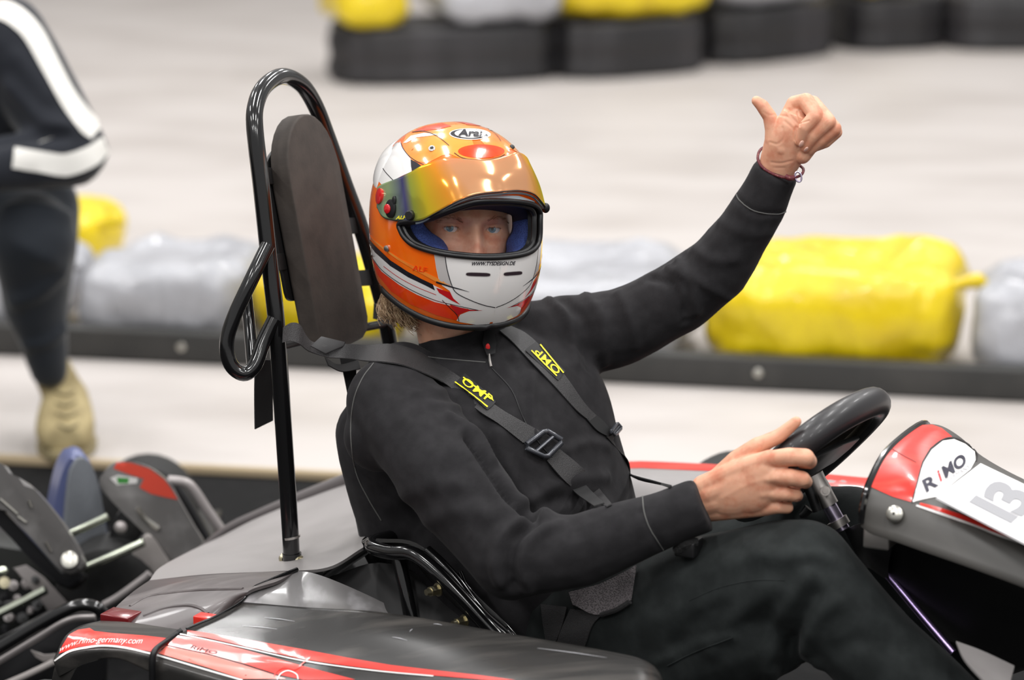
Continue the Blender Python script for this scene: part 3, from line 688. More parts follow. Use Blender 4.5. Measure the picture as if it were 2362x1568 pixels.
# --- steering wheel
ya = YAW+math.radians(8); WF = V((math.cos(ya), -math.sin(ya), 0)); WL = V((math.sin(ya), math.cos(ya), 0))
WC = PK(1868, 1048, 0); WU = (WF*.68+UP*.735).normalized(); WN = WL.cross(WU).normalized()
if WN.dot(UP) < 0: WN = -WN
def wpt(a, r=.134, fl=.87):
    s, c = math.sin(a), math.cos(a); f = lambda t: math.copysign(abs(t)**(2/2.5), t)
    return WC+WL*(f(s)*r*1.0)+WU*(f(c)*r*fl)
bm = B(); tube(bm, [wpt(2*math.pi*k/72) for k in range(72)], (.022), 18, closed=True, flat=1.05, flatdir=WN); rim = obj('steering_wheel', bm, mat('wheel_grip', (38, 37, 39), .4, coat=.1, bump=(300, .12, .0006)), kart)
bm = B(); tube(bm, [wpt(2*math.pi*k/72, .12)+WN*-.006 for k in range(72)], .009, 10, closed=True); obj('rim_seam', bm, mat('rim_inner', (46, 42, 34), .5), rim)
bm = B(); prism(bm, [WC+WL*a*.105+WU*b*.105-WN*.012 for a, b in [(-1, .25), (-.3, .35), (.3, .35), (1, .25), (1.05, 0), (.9, -.3), (.35, -.35), (.2, -1.1), (-.2, -1.1), (-.35, -.35), (-.9, -.3), (-1.05, 0)]], -WN*.008, .002); obj('spoke_plate', bm, M_blackpl, rim)
bm = B(); prism(bm, [WC+WL*.105*math.sin(t)+WU*(.02+.085*math.cos(t))-WN*.004 for t in np.linspace(0, 2*math.pi, 29)[:-1]], WN*.014, .004); obj('wheel_cover', bm, mat('wheel_cover', (44, 30, 30), .25, coat=.3), rim)
def cyl(pts, r, name, m, par=kart, seg=18):
    bm = B(); tube(bm, pk(pts), r, seg); return obj(name, bm, m, par)
cyl([(1874, 1096, -.01), (1882, 1112, -.01), (1896, 1136, -.01)], [.017, .0165, .0165], 'wheel_hub', M_steel)
cyl([(1893, 1130, -.01), (1913, 1166, -.01)], [.0155, .015], 'hub_sleeve', M_steel)
cyl([(1908, 1158, -.01), (1944, 1222, -.01)], .0115, 'steering_shaft', M_chrome)
cyl([(1930, 1198, -.01), (1939, 1214, -.01)], .0165, 'shaft_collar', M_steel)
bm = B(); q = PK(1904, 1132, -.035); d = (-KL+UP*.3+KF*.3).normalized(); tube(bm, [q-d*.012, q+d*.006], [.0075]*2, 14); tube(bm, [q+d*.006, q+d*.009], [.004]*2, 6); obj('hub_bolt', bm, M_steel, kart)
bm = B(); q = PK(1866, 1172, -.02); tube(bm, [q, q+V((-.008, 0, -.01)), q+V((-.014, 0, -.012))], [.008, .007, .004], 10); obj('hub_screw', bm, M_blackpl, kart)
bm = B(); tube(bm, pk([(1862, 1118, -.03), (1872, 1140, -.03), (1886, 1178, -.03)]), .008, 10); obj('hub_clamp', bm, M_blackpl, kart)
cyl([(1996, 1262, -.06), (2060, 1340, -.07), (2130, 1424, -.08), (2198, 1504, -.09)], .0062, 'tie_rod', mat('violet_chrome', (222, 196, 255), .3, 1))
# --- front fairing
def mir(p): return p-KL*(2*lat_of(p))
def arch(row):
    r = pk(row); t = r[-1]; return r+[t+KL*.035-UP*.03, t+KL*.05-UP*.10, t+KL*.055-UP*.2]
fa_rows = [arch([(1986, 1206, -.20), (1992, 1160, -.198), (2008, 1108, -.175), (2050, 1036, -.07), (2128, 977, .10)]),
           arch([(2012, 1224, -.21), (2040, 1163, -.20), (2055, 1100, -.16), (2095, 1030, -.05), (2166, 982, .10)]),
           arch([(2062, 1240, -.22), (2104, 1170, -.20), (2118, 1110, -.16), (2150, 1048, -.04), (2208, 1006, .10)]),
           arch([(2130, 1264, -.23), (2165, 1190, -.205), (2180, 1140, -.15), (2210, 1090, -.04), (2262, 1052, .10)]),
           arch([(2240, 1302, -.24), (2270, 1226, -.21), (2285, 1175, -.15), (2312, 1130, -.04), (2362, 1106, .10)]),
           arch([(2400, 1362, -.25), (2430, 1285, -.22), (2450, 1232, -.16), (2480, 1192, -.04), (2530, 1178, .10)]),
           arch([(2600, 1450, -.26), (2630, 1370, -.23), (2650, 1320, -.16), (2680, 1280, -.04), (2730, 1268, .10)])]
bm = B(); sheet(bm, fa_rows, 6, 6, .006, V((0, .3, -.95))); fair = obj('front_fairing', bm, mat('charcoal_fairing', (78, 76, 73), .45, bump=(120, .08, .001)), kart, angle=80)
fb = bvh_of(fair.data)
decal('red_panel', [(2006, 1122), (2024, 1082), (2050, 1042), (2085, 1005), (2128, 981), (2150, 980), (2172, 988), (2196, 1008), (2172, 1014), (2145, 1034), (2126, 1066), (2115, 1110), (2102, 1158), (2060, 1146)], fb, M_red, fair, .001, 10)
decal('white_panel', [(2106, 1158), (2118, 1110), (2130, 1068), (2148, 1038), (2174, 1017), (2200, 1013), (2226, 1024), (2248, 1042), (2250, 1062), (2238, 1084), (2210, 1106), (2160, 1146), (2130, 1152)], fb, M_wht, fair, .001, 10)
decal('panel_outline', stroke([(2104, 1160), (2116, 1110), (2128, 1067), (2147, 1036), (2174, 1015), (2200, 1011), (2230, 1024), (2252, 1046), (2252, 1064)], 2.5), fb, M_blk_ink, fair, .0015, 10)
decal('fairing_stripe', stroke([(2122, 1162), (2180, 1180), (2250, 1205), (2300, 1230), (2350, 1250)], [5, 9, 11, 9, 4]), fb, M_red, fair, .001, 12)
decal('fairing_stripe', stroke([(2114, 1166), (2180, 1189), (2250, 1214), (2300, 1234), (2360, 1254)], [4, 6, 4, 5, 5]), fb, M_wht, fair, .0012, 12)
decal('crack', stroke([(2056, 1036), (2080, 1050), (2113, 1068)], 1.4), fb, M_blk_ink, fair, .0016, 10)
lettering('fairing_lettering', 'R', (2136, 1138), (28, -17), (-11, -28), fb, M_navy, fair, .0018, 0, .03)
lettering('fairing_lettering', 'i', (2168, 1113), (4, -3), (-8, -25), fb, M_red_ink, fair, .0018, 0, .03)
lettering('fairing_lettering', 'MO', (2180, 1106), (50, -34), (-10, -27), fb, M_navy, fair, .0018, 0, .03)
lettering('fairing_lettering', 'GERMANY', (2184, 1114), (54, -34), (-3, -8), fb, M_grey_ink, fair, .0018)
bm = B(); tube(bm, [PK(1988, 1205, -.2)]+[V(p) for p in spline(fa_rows[0], 5)][1:], .0055, 8); obj('fairing_edge', bm, M_tube, kart)
# number plate
pl = [hit(fb, 2170, 1140), hit(fb, 2250, 1074), hit(fb, 2362, 1235)]
nrm = (pl[1]-pl[0]).cross(pl[2]-pl[0]).normalized(); nrm = nrm if nrm.dot(EYE-pl[0]) > 0 else -nrm
po_ = pl[0]+nrm*.016
def on_plane(x, y): d = ray(x, y); return EYE+d*((po_-EYE).dot(nrm)/d.dot(nrm))
pl = [on_plane(*q) for q in [(2160, 1146), (2262, 1068), (2470, 1168), (2470, 1306)]]
bm = B(); prism(bm, pl, -nrm*.003); plate = obj('number_plate', bm, M_wht2, kart, False); plb = bvh_of(plate.data)
lettering('number_lettering', '1', (2332, 1208), (17, -16), (-98, -50), plb, mat('grey_digits', (150, 150, 154), .5), plate, .0008, 0, .04)
lettering('number_lettering', '3', (2362, 1196), (30, -46), (-100, -50), plb, mat('grey_digits', (150, 150, 154), .5), plate, .0008, 0, .04)
# fairing bracket, rivet, column shield and dark void fill below
q = PK(2064, 1186, -.212); d = (-KL+UP*.45).normalized(); bm = B(); tube(bm, [q-d*.004, q+d*.003, q+d*.006], [.0125, .0125, .008], 20); obj('rivet', bm, M_bolt, kart)
bm = B(); tube(bm, [q+d*.0062, q+d*.0065], [.0022]*2, 8); obj('rivet', bm, M_blk_ink, kart)
bm = B(); box(bm, PK(2035, 1228, -.17), KF, KL, UP, .02, .03, .018, .004); obj('fairing_bracket', bm, M_steel, kart)
bm = B(); sheet(bm, [pk([(1948, 1222, .02), (1990, 1206, -.1), (2030, 1215, -.12), (2062, 1245, -.12)]), pk([(1968, 1262, .0), (1985, 1262, -.08), (2010, 1275, -.1), (2050, 1300, -.1)]), pk([(1990, 1310, 0), (2005, 1310, -.06), (2020, 1320, -.07), (2050, 1340, -.07)])], 5, 5, .005, V((0, 1, -.3))); obj('column_shield', bm, M_blackpl, kart)
bm = B(); sheet(bm, [pk([(1990, 1216, -.10), (2110, 1255, -.12), (2250, 1305, -.13), (2420, 1370, -.13), (2620, 1450, -.13)]), pk([(2040, 1330, -.06), (2130, 1380, -.08), (2260, 1430, -.09), (2420, 1460, -.1), (2620, 1540, -.1)]), pk([(2190, 1478, -.03), (2230, 1492, -.05), (2300, 1520, -.06), (2420, 1560, -.08), (2620, 1620, -.1)])], 6, 6, .005, V((0, 1, -.3))); obj('void_fill', bm, mat('void_black', (9, 9, 10), .5), kart)  # dark sheet standing in for the shaded void under the fairing
# ================================================================ the driver
M_shirt = mat('black_knit', (33, 32, 34), .9, spec=.25, sheen=.03, bump=(500, .25, .0008), vary=((42, 41, 43), 40, .4, .7))
M_trs = mat('black_twill', (26, 30, 30), .88, spec=.3, sheen=.04, bump=(420, .2, .0008), vary=((38, 42, 42), 30, .4, .7))
M_skin = mat('skin', (226, 170, 140), .5, sss=.25, bump=(260, .12, .0006), vary=((206, 128, 98), 45, .45, .75))
M_nail = mat('nail', (232, 186, 168), .3, coat=.3)
M_hair = mat('light_brown_hair', (150, 120, 90), .5, vary=((206, 180, 144), 120, .4, .7))
M_brow = mat('brow_hair', (150, 100, 72), .7)
drv = empty('person', K(.12, 0, .16)); tag(drv, 'driver in black shirt and helmet giving thumbs up from the kart', 'person')

# --- shirt
pelv = PK(1335, 1450, 0); neck = PK(1085, 790, 0); S = (neck-pelv).normalized(); F0 = KL.cross(S).normalized(); F0 = F0 if F0.dot(KF) > 0 else -F0
def tw(deg):
    a = math.radians(deg); s = KL*math.cos(a)+F0*math.sin(a); return s, s.cross(S).normalized()
secs = []
for (x, y, lat, a, b, e, yaw) in [(1350, 1462, 0, .165, .115, 2.3, 0), (1310, 1310, 0, .165, .118, 2.3, 2), (1255, 1160, 0, .17, .12, 2.3, 8), (1205, 1030, 0, .18, .118, 2.4, 14),
                                  (1160, 930, 0, .187, .108, 2.5, 17), (1118, 862, 0, .168, .09, 2.4, 18), (1085, 812, .0, .105, .075, 2.2, 20), (1066, 786, .0, .07, .068, 2, 22), (1063, 780, 0, .064, .064, 2, 22)]:
    s, f = tw(yaw); secs.append((PK(x, y, lat), s, f, a, b, e))
bm = B(); loft(bm, secs)
RS, RE, RW = PK(905, 930, -.185), PK(1180, 1280, -.29), PK(1622, 1164, -.2)
capsule(bm, RS, PK(1030, 1090, -.25), .074, .078); capsule(bm, PK(1030, 1090, -.25), RE, .078, .066)
capsule(bm, PK(930, 870, -.1), PK(880, 1000, -.2), .06, .06)
capsule(bm, RE, PK(1330, 1272, -.27), .068, .056); capsule(bm, PK(1330, 1272, -.27), PK(1480, 1215, -.235), .056, .045); tube(bm, [PK(1460, 1222, -.235), PK(1540, 1195, -.22), RW], [.046, .0425, .0415], 24, n=4)
la = [(1230, 800, .12, .08), (1300, 778, .16, .069), (1430, 757, .2, .063), (1555, 693, .23, .059), (1650, 622, .245, .0565), (1718, 532, .25, .046), (1762, 455, .25, .0405), (1788, 400, .25, .037)]
for a, b in zip(la[:-1], la[1:-1]): capsule(bm, PK(*a[:3]), PK(*b[:3]), a[3], b[3])
tube(bm, [PK(1718, 532, .25), PK(1762, 455, .25), PK(1791, 392, .25)], [.046, .0405, .0375], 24, n=4)
capsule(bm, PK(900, 1010, -.06), PK(960, 1240, -.03), .09, .09); capsule(bm, PK(1060, 1290, -.08), PK(1190, 1430, -.1), .085, .09)
shirt = remesh(bm, .0055, 9)
FS = [([(1085, 1010), (1130, 1080), (1170, 1140), (1225, 1190)], .012, -.020), ([(1040, 960), (1095, 1000), (1130, 1060)], .012, .008), ([(1150, 1000), (1165, 1060), (1200, 1130), (1260, 1190)], .014, .007),
      ([(1235, 1205), (1190, 1240), (1175, 1300), (1185, 1350)], .010, -.010), ([(1215, 1200), (1160, 1235), (1140, 1300), (1150, 1345)], .010, .007), ([(1290, 1205), (1225, 1245), (1205, 1310), (1220, 1360)], .010, .006),
      ([(1000, 930), (1060, 945), (1100, 985)], .010, .005), ([(960, 905), (1030, 905), (1090, 940)], .012, .004), ([(900, 1160), (990, 1120), (1080, 1120)], .016, .004), ([(930, 1230), (1040, 1180), (1130, 1185)], .016, .004),
      ([(1200, 1160), (1300, 1110), (1400, 1100)], .012, .006), ([(1215, 1185), (1300, 1150), (1380, 1150)], .010, -.006), ([(1300, 1040), (1360, 1020), (1400, 1030)], .010, .004), ([(1230, 860), (1225, 960), (1240, 1010), (1290, 1070)], .008, .004), ([(1180, 830), (1210, 900), (1215, 980)], .010, -.005),
      ([(1265, 690), (1310, 740), (1330, 840)], .010, .006), ([(1300, 690), (1350, 750), (1360, 850)], .010, -.005), ([(1350, 678), (1390, 740), (1395, 840)], .009, .005), ([(1420, 665), (1450, 720), (1470, 800)], .009, .004),
      ([(1500, 640), (1550, 660), (1580, 740)], .008, -.006), ([(1540, 615), (1590, 650), (1610, 720)], .008, .006), ([(1575, 585), (1590, 660), (1580, 720)], .007, -.004), ([(1600, 570), (1640, 600), (1700, 600)], .010, .004), ([(1560, 600), (1600, 640), (1680, 690)], .009, .005),
      ([(1660, 510), (1720, 540), (1780, 540)], .010, .003), ([(1480, 1180), (1500, 1220), (1530, 1270)], .006, -.003), ([(1698, 455), (1740, 490), (1812, 492)], .005, -.003), ([(1130, 900), (1160, 960), (1200, 990)], .012, -.004)]
folds(shirt, [(l, w_, a_*1.35) for l, w_, a_ in FS], .003, 16)
sh = obj('shirt', shirt, M_shirt, drv); shb = bvh_of(shirt)
M_seam = mat('grey_thread', (92, 92, 90), .8)
for line in ([(1482, 1145), (1486, 1180), (1500, 1220), (1530, 1268)], [(1697, 440), (1706, 462), (1740, 486), (1790, 494), (1812, 488)], [(862, 838), (835, 875), (815, 930), (810, 1010), (822, 1090), (850, 1150), (880, 1200)], [(912, 800), (980, 822), (1050, 830), (1120, 836)]):
    bm = B(); tube(bm, [hit(shb, x, y, .0006) for x, y in spline(line, 5)], .0011, 6); obj('seam', bm, M_seam, sh)
# collar, zip
bm = B()
cs, cf = tw(20); cU = (S*.9+UP*.3).normalized()
ring = []
for k in range(48):
    t = 2*math.pi*k/48
    c0 = PK(1066, 800, 0); c1 = PK(1060, 757, 0)
    c1 = c1-UP*(.011*max(0, math.sin(t)*(1 if cf.dot(KF) > 0 else -1)))
    ring.append([c0+cs*.078*math.cos(t)+cf*.076*math.sin(t), c0*.5+c1*.5+cs*.073*math.cos(t)+cf*.072*math.sin(t), c1+cs*.070*math.cos(t)+cf*.070*math.sin(t), c1+cs*.064*math.cos(t)+cf*.064*math.sin(t), c0+cs*.066*math.cos(t)+cf*.066*math.sin(t)])
ring_join(bm, ring, closed=True, cap=False); collar = obj('collar', bm, M_shirt, sh)
cob = bvh_of(collar.data)
decal('zip_guard', [(1116, 768), (1134, 764), (1142, 800), (1140, 822), (1122, 828), (1112, 800)], shb, mat('zip_tape', (30, 30, 32), .7), sh, .008, 8)
bm = B(); ellipsoid(bm, hit(shb, 1123, 810, .009), (V((1, 0, 0)), UP, V((0, 1, 0))), (.0036, .0062, .002)); obj('red_logo_dot', bm, mat('red_rubber', (226, 40, 40), .4), sh)
bm = B(); tube(bm, [hit(shb, 1126, 826, .009), hit(shb, 1128, 838, .007), hit(shb, 1131, 851, .006)], [.0018, .0022, .0022], 8); obj('zip_pull', bm, M_steel, sh)
zl = [(1135, 850), (1180, 900), (1205, 960), (1235, 1010), (1290, 1075)]
bm = B(); tube(bm, [hit(shb, x, y, .0003) for x, y in spline(zl, 5)], .0013, 6); obj('zip', bm, M_lbl, sh)

# --- trousers
bm = B()
nl = [(1345, 1455, -.08, .112), (1480, 1430, -.12, .108), (1640, 1376, -.15, .093), (1790, 1324, -.17, .082), (1848, 1316, -.175, .079), (1885, 1366, -.175, .079), (2015, 1500, -.165, .074), (2170, 1630, -.155, .066), (2310, 1750, -.15, .058)]
for a, b in zip(nl[:-1], nl[1:]): capsule(bm, PK(*a[:3]), PK(*b[:3]), a[3], b[3])
capsule(bm, PK(1480, 1520, -.12), PK(1760, 1440, -.16), .10, .085)
fl = [(1390, 1400, .08, .11), (1560, 1345, .1, .09), (1760, 1262, .12, .074), (1905, 1218, .125, .067), (1965, 1212, .12, .063), (2040, 1290, .11, .062), (2260, 1500, .1, .055)]
for a, b in zip(fl[:-1], fl[1:]): capsule(bm, PK(*a[:3]), PK(*b[:3]), a[3], b[3])
ellipsoid(bm, PK(1340, 1470, 0), (KL, F0, S), (.175, .125, .11))
trs = remesh(bm, .0065, 9)
folds(trs, [([(1420, 1400), (1560, 1330), (1700, 1290), (1820, 1270)], .014, .004), ([(1780, 1560), (1785, 1450), (1830, 1380), (1860, 1330)], .014, .010), ([(1810, 1570), (1830, 1470), (1850, 1420), (1880, 1370)], .012, -.012), ([(1850, 1570), (1862, 1480), (1890, 1420), (1930, 1390)], .014, .010),
            ([(1640, 1500), (1680, 1440), (1740, 1390), (1790, 1360)], .016, .008), ([(1560, 1490), (1600, 1440), (1660, 1400)], .014, -.005), ([(1720, 1250), (1790, 1290), (1880, 1280), (1920, 1290)], .012, .005), ([(1930, 1500), (2000, 1480), (2080, 1500)], .016, -.006), ([(1510, 1530), (1620, 1480), (1690, 1470)], .007, .004)], .003, 12)
tro = obj('trousers', trs, M_trs, drv); trb = bvh_of(trs)
bm = B(); tube(bm, [hit(trb, x, y, .0) for x, y in spline([(1590, 1385), (1660, 1355), (1740, 1338), (1810, 1338)], 5)], .0008, 6); obj('seam', bm, M_trs, tro)
bm = B(); tube(bm, [hit(trb, x, y, .0005) for x, y in spline([(1540, 1535), (1600, 1505), (1690, 1470)], 5)], .0012, 6); obj('seam', bm, M_trs, tro)

# --- raised hand: pixel points of a 5.6x crop at (1680,180), last number = mm towards the camera
LH = .25
def h1(x, y, mm=0): return PK(1680+x/5.6, 180+y/5.6, LH-mm/1000)
bm = B()
def chain(pts, rr, f):
    P3 = [f(*p) for p in pts]
    for i in range(len(P3)-1): capsule(bm, P3[i], P3[i+1], rr[i]/1000, rr[i+1]/1000, 16)
Hs, Hd = V((.92, .1, -.38)).normalized(), V((0, 1, 0))
# wrist and palm
loft(bm, [(h1(500, 1420), V((.9, 0, .32)), Hd, .030, .023, 2.2), (h1(620, 1180), V((.93, 0, -.25)), Hd, .030, .022, 2.2), (h1(690, 1020, 2), V((.93, 0, -.3)), Hd, .033, .023, 2.2), (h1(760, 850, 2), V((.94, 0, -.34)), Hd, .036, .024, 2.3), (h1(860, 660, 0), V((.94, 0, -.34)), Hd, .034, .022, 2.2), (h1(930, 480, -4), V((.94, 0, -.34)), Hd, .028, .018, 2.1)])
chain([(600, 1000, 6), (600, 800, 12), (580, 660, 12), (535, 500, 12), (440, 360, 14), (365, 295, 16)], [15, 16.5, 13.5, 11.2, 10.6, 8.2], h1)     # thumb
chain([(690, 900, 12), (640, 720, 10)], [17, 13], h1)
chain([(740, 560, 0), (850, 330, -8)], [13, 12.5], h1)                          # web up to the index knuckle
chain([(850, 330, -8), (1000, 300, -4)], [12.5, 13], h1)
chain([(1000, 300, -4), (1130, 480, 14)], [13.5, 12.5], h1)      # index
chain([(1120, 500, 16), (990, 640, 24)], [12.5, 10.5], h1); chain([(990, 640, 24), (930, 820, 20)], [10.5, 8.5], h1)
chain([(1090, 330, -14), (1290, 560, 8)], [13, 12.5], h1)        # middle
chain([(1290, 570, 9), (1110, 740, 14)], [12.5, 10.5], h1); chain([(1110, 740, 14), (1000, 900, 12)], [10.5, 8.5], h1)
chain([(1160, 430, -24), (1370, 650, 0)], [12.5, 11.5], h1)       # ring
chain([(1370, 660, 0), (1200, 810, 4)], [11.5, 10], h1); chain([(1200, 810, 4), (1060, 930, 4)], [10, 8], h1)
chain([(1200, 560, -30), (1395, 690, -14)], [11.5, 9.5], h1)      # little finger
chain([(1395, 700, -14), (1260, 830, -6)], [9.8, 8.8], h1); chain([(1260, 830, -6), (1100, 900, -2)], [8.8, 7.5], h1)
chain([(950, 990, 0), (1080, 820, -6), (1200, 700, -16)], [15, 15, 15], h1)     # heel of the hand
chain([(880, 470, -6), (930, 600, 0)], [15, 15], h1)
handL = remesh(bm, .0014, 2)
def h1p(x, y): return (1680+x/5.6, 180+y/5.6)
folds(handL, [([h1p(780, 400), h1p(800, 480), h1p(870, 560), h1p(915, 600)], .0022, -.0014), ([h1p(660, 480), h1p(780, 510), h1p(890, 640)], .0022, -.0010), ([h1p(730, 560), h1p(860, 670)], .0022, -.0008), ([h1p(890, 440), h1p(930, 560), h1p(925, 620)], .0016, -.0025), ([h1p(700, 640), h1p(720, 760), h1p(640, 850), h1p(540, 830)], .0022, -.0010),
              ([h1p(560, 1090), h1p(680, 1100), h1p(820, 1070)], .0024, -.0009), ([h1p(600, 1160), h1p(720, 1160)], .0022, -.0005), ([h1p(940, 580), h1p(1040, 550)], .0014, -.0016), ([h1p(455, 440), h1p(530, 480), h1p(600, 470)], .0022, -.0006), ([h1p(870, 640), h1p(850, 760), h1p(900, 900)], .0022, -.0014)])

# --- hand on the wheel: pixel points of a 3.92x crop at (1560,860)
def h2(x, y, mm=0): return PK(1560+x/3.92, 860+y/3.92, -.172-mm/1000)
bm = B()
chain([(90, 1180, -8), (250, 1130, 0)], [29, 27], h2)
chain([(250, 1040, 2), (560, 880, 6), (850, 778, 6)], [20, 17, 14.5], h2); chain([(250, 1110, 6), (600, 980, 10), (905, 935, 10)], [20, 17, 14.5], h2)
chain([(260, 1180, 4), (600, 1100, 8), (870, 1085, 6)], [20, 16.5, 13.5], h2); chain([(280, 1240, -2), (560, 1220, 0), (815, 1215, -2)], [18, 16.5, 13], h2)
chain([(330, 1010, -12), (560, 800, -14), (740, 660, -18)], [18, 18, 14], h2)
chain([(740, 660, -18), (930, 570, -28), (1085, 440, -34)], [13, 11, 8.2], h2)       # thumb
chain([(800, 790, 6), (1020, 758, 10), (1165, 765, 6)], [13.5, 14, 13.6], h2); chain([(1165, 765, 6), (1205, 800, -22)], [13.8, 11.5], h2); chain([(1205, 800, -22), (1130, 810, -44)], [11, 9], h2)
chain([(905, 935, 12), (1040, 945, 14), (1135, 960, 4)], [14, 13, 12.5], h2); chain([(1135, 960, 4), (1170, 985, -22)], [12.5, 10.5], h2); chain([(1170, 985, -22), (1090, 985, -42)], [10, 8.5], h2)
chain([(870, 1085, 8), (990, 1090, 10), (1068, 1098, 0)], [13, 11.5, 11], h2); chain([(1068, 1098, 0), (1090, 1110, -24)], [11, 9.5], h2); chain([(1090, 1110, -24), (1020, 1110, -42)], [9.5, 8], h2)
chain([(815, 1215, 0), (920, 1210, 4), (1000, 1216, -6)], [12.5, 10.2, 9.5], h2); chain([(1000, 1216, -6), (1010, 1220, -28)], [9.5, 8], h2)
ellipsoid(bm, h2(580, 1040, 4), ((h2(900, 1000)-h2(250, 1130)).normalized(), (h2(580, 800)-h2(560, 1250)).normalized(), -KL), (.062, .044, .024))
ellipsoid(bm, h2(720, 1000, 8), ((h2(900, 1000)-h2(250, 1130)).normalized(), (h2(580, 800)-h2(560, 1250)).normalized(), -KL), (.045, .046, .0185))
handR = remesh(bm, .0016, 10)
def h2p(x, y): return (1560+x/3.92, 860+y/3.92)
folds(handR, [([h2p(420, 1130), h2p(560, 1050), h2p(700, 990), h2p(800, 960)], .004, .0006), ([h2p(960, 850), h2p(1080, 868), h2p(1200, 862)], .0022, -.0022), ([h2p(1000, 1025), h2p(1100, 1035), h2p(1180, 1020)], .002, -.002), ([h2p(960, 1160), h2p(1050, 1165), h2p(1100, 1150)], .002, -.0018), ([h2p(840, 970), h2p(900, 960)], .005, .0014), ([h2p(780, 1110), h2p(860, 1100)], .005, .0012), ([h2p(1040, 690), h2p(1060, 740)], .0015, -.0006)])

# --- head with face (mostly inside the helmet)
HC = P(1048.3, 521.6, 4.70); HYAW = .4621; HPIT = .0286
Hf = V((math.sin(HYAW)*math.cos(HPIT), -math.cos(HYAW)*math.cos(HPIT), math.sin(HPIT))); Hsd = V((math.cos(HYAW), math.sin(HYAW), 0)); Hu = Hf.cross(Hsd); Hu = Hu if Hu.z > 0 else -Hu
FY = .29
Ff = V((math.sin(FY), -math.cos(FY), -.02)).normalized(); Fs = V((math.cos(FY), math.sin(FY), 0)); Fu = Ff.cross(Fs); Fu = Fu if Fu.z > 0 else -Fu
def on_ray_f(px, py, depth):        # point on the pixel ray at signed distance along the face normal
    d = ray(px, py); c = HC+Ff*depth; t = (c-EYE).dot(Ff)/d.dot(Ff); return EYE+d*t
eL = on_ray_f(1042.8, 529, .083); eR = on_ray_f(1141, 531.5, .083); FC = (eL+eR)/2; Fs = (eR-eL).normalized(); Ff = (Ff-Fs*Ff.dot(Fs)).normalized(); Fu = Ff.cross(Fs); Fu = Fu if Fu.z > 0 else -Fu
def flocal(p): q = p-FC; return q.dot(Fs), q.dot(Fu)
ex = (eR-eL).dot(Fs)/2
RB = .0122
def bump2(x, z, x0, z0, sx, sz): return math.exp(-((x-x0)/sx)**2-((z-z0)/sz)**2)
def face_y(x, z):
    rr = 1-(x/.083)**2-((z+.02)/.128)**2
    y = .088*math.sqrt(max(rr, 0))-.088
    ax = abs(x)
    y += .0075*bump2(ax, z, .026, .021, .024, .009) + .003*bump2(x, z, 0, .03, .03, .02)
    y += .010*math.exp(-(x/.0115)**2)*math.exp(-((z+.004)/.018)**2)
    nz = max(0, min(1, (.008-z)/.045)); nz = nz*nz*(3-2*nz); fall = 1 if z > -.044 else math.exp(-((z+.044)/.009)**2)
    y += (.022*nz*math.exp(-(x/(.0105+.006*nz))**2) + .007*nz*bump2(ax, z, .014, -.043, .007, .009))*fall
    y -= .009*bump2(ax, z, ex*.80, .002, .016, .012) + .004*bump2(ax, z, ex-.016, .0, .008, .012)
    y += .004*bump2(ax, z, .046, -.038, .02, .018) - .0016*bump2(ax, z, ex-.004, -.017, .018, .004)
    y += .0018*bump2(ax, z, ex, .0115, .018, .0035) - .002*bump2(ax, z, ex, .0085, .016, .002)
    return y
def eyelid(x, z):                   # 1 inside the eye opening
    dx = abs(x)-ex; t = dx/.0142
    if abs(t) >= 1: return -1
    up = .0046*(1-t*t)**.8; lo = -.0038*(1-t*t)
    return 1 if lo < z < up else -1
YB = face_y(ex, -.001)-.0098
FC = FC-Ff*(YB+RB)-Ff*.012
_q = proj(FC+Ff*(YB+RB)); FC = FC+Fs*((1092-_q[0])/1490)+Fu*((_q[1]-530.5)/1490)
bm = B(); NA, NE = 420, 260; R = []
for j in range(NE+1):
    el = -math.pi/2+math.pi*j/NE; row = []
    for i in range(NA):
        u = 2*math.pi*i/NA; az = u-.62*math.sin(u)                 # finer at the front (az=0)
        x = .083*math.cos(el)*math.sin(az); z = -.02+.128*math.sin(el); c = math.cos(el)*math.cos(az)
        if c > 0:
            y = face_y(x, z); dx = abs(x)-ex; dd = dx*dx+z*z
            if dd < .0125**2*1.6:
                rb = RB+.0010; q = rb*rb-dd; yb = YB+(math.sqrt(q) if q > 0 else -1)
                if eyelid(x, z) > 0: y = YB+.0035
                elif q > 0: y = max(y, yb)
        else: y = -.088+.105*c
        row.append(FC+Fs*x+Fu*z+Ff*(y+.0))
    R.append(row)
ring_join(bm, R, cap=False); bmesh.ops.remove_doubles(bm, verts=bm.verts, dist=1e-6)
head = mesh_of(bm, 'head', True, 180)
bm = B(); tube(bm, [PK(1030, 640, 0), PK(1040, 720, 0), PK(1058, 790, 0), PK(1075, 850, 0)], [.06, .061, .063, .07], 32, n=5)
chain2 = [(RS, RE, .045, .04), (RE, PK(1560, 1185, -.21), .038, .028), (PK(1290, 785, .16), PK(1555, 693, .23), .035, .032), (PK(1555, 693, .23), PK(1650, 622, .245), .032, .03), (PK(1650, 622, .245), PK(1785, 410, .25), .03, .026)]
for a, b, ra, rb in chain2: capsule(bm, a, b, ra, rb)
loft(bm, [(s[0], s[1], s[2], s[3]*.7, s[4]*.7, 2.2) for s in secs[:7]], 28, 3)
core = remesh(bm, .010, 3)
body = obj('body', join_meshes([head, core, handL, handR], 'body'), M_skin, drv)
hdb = bvh_of(head)
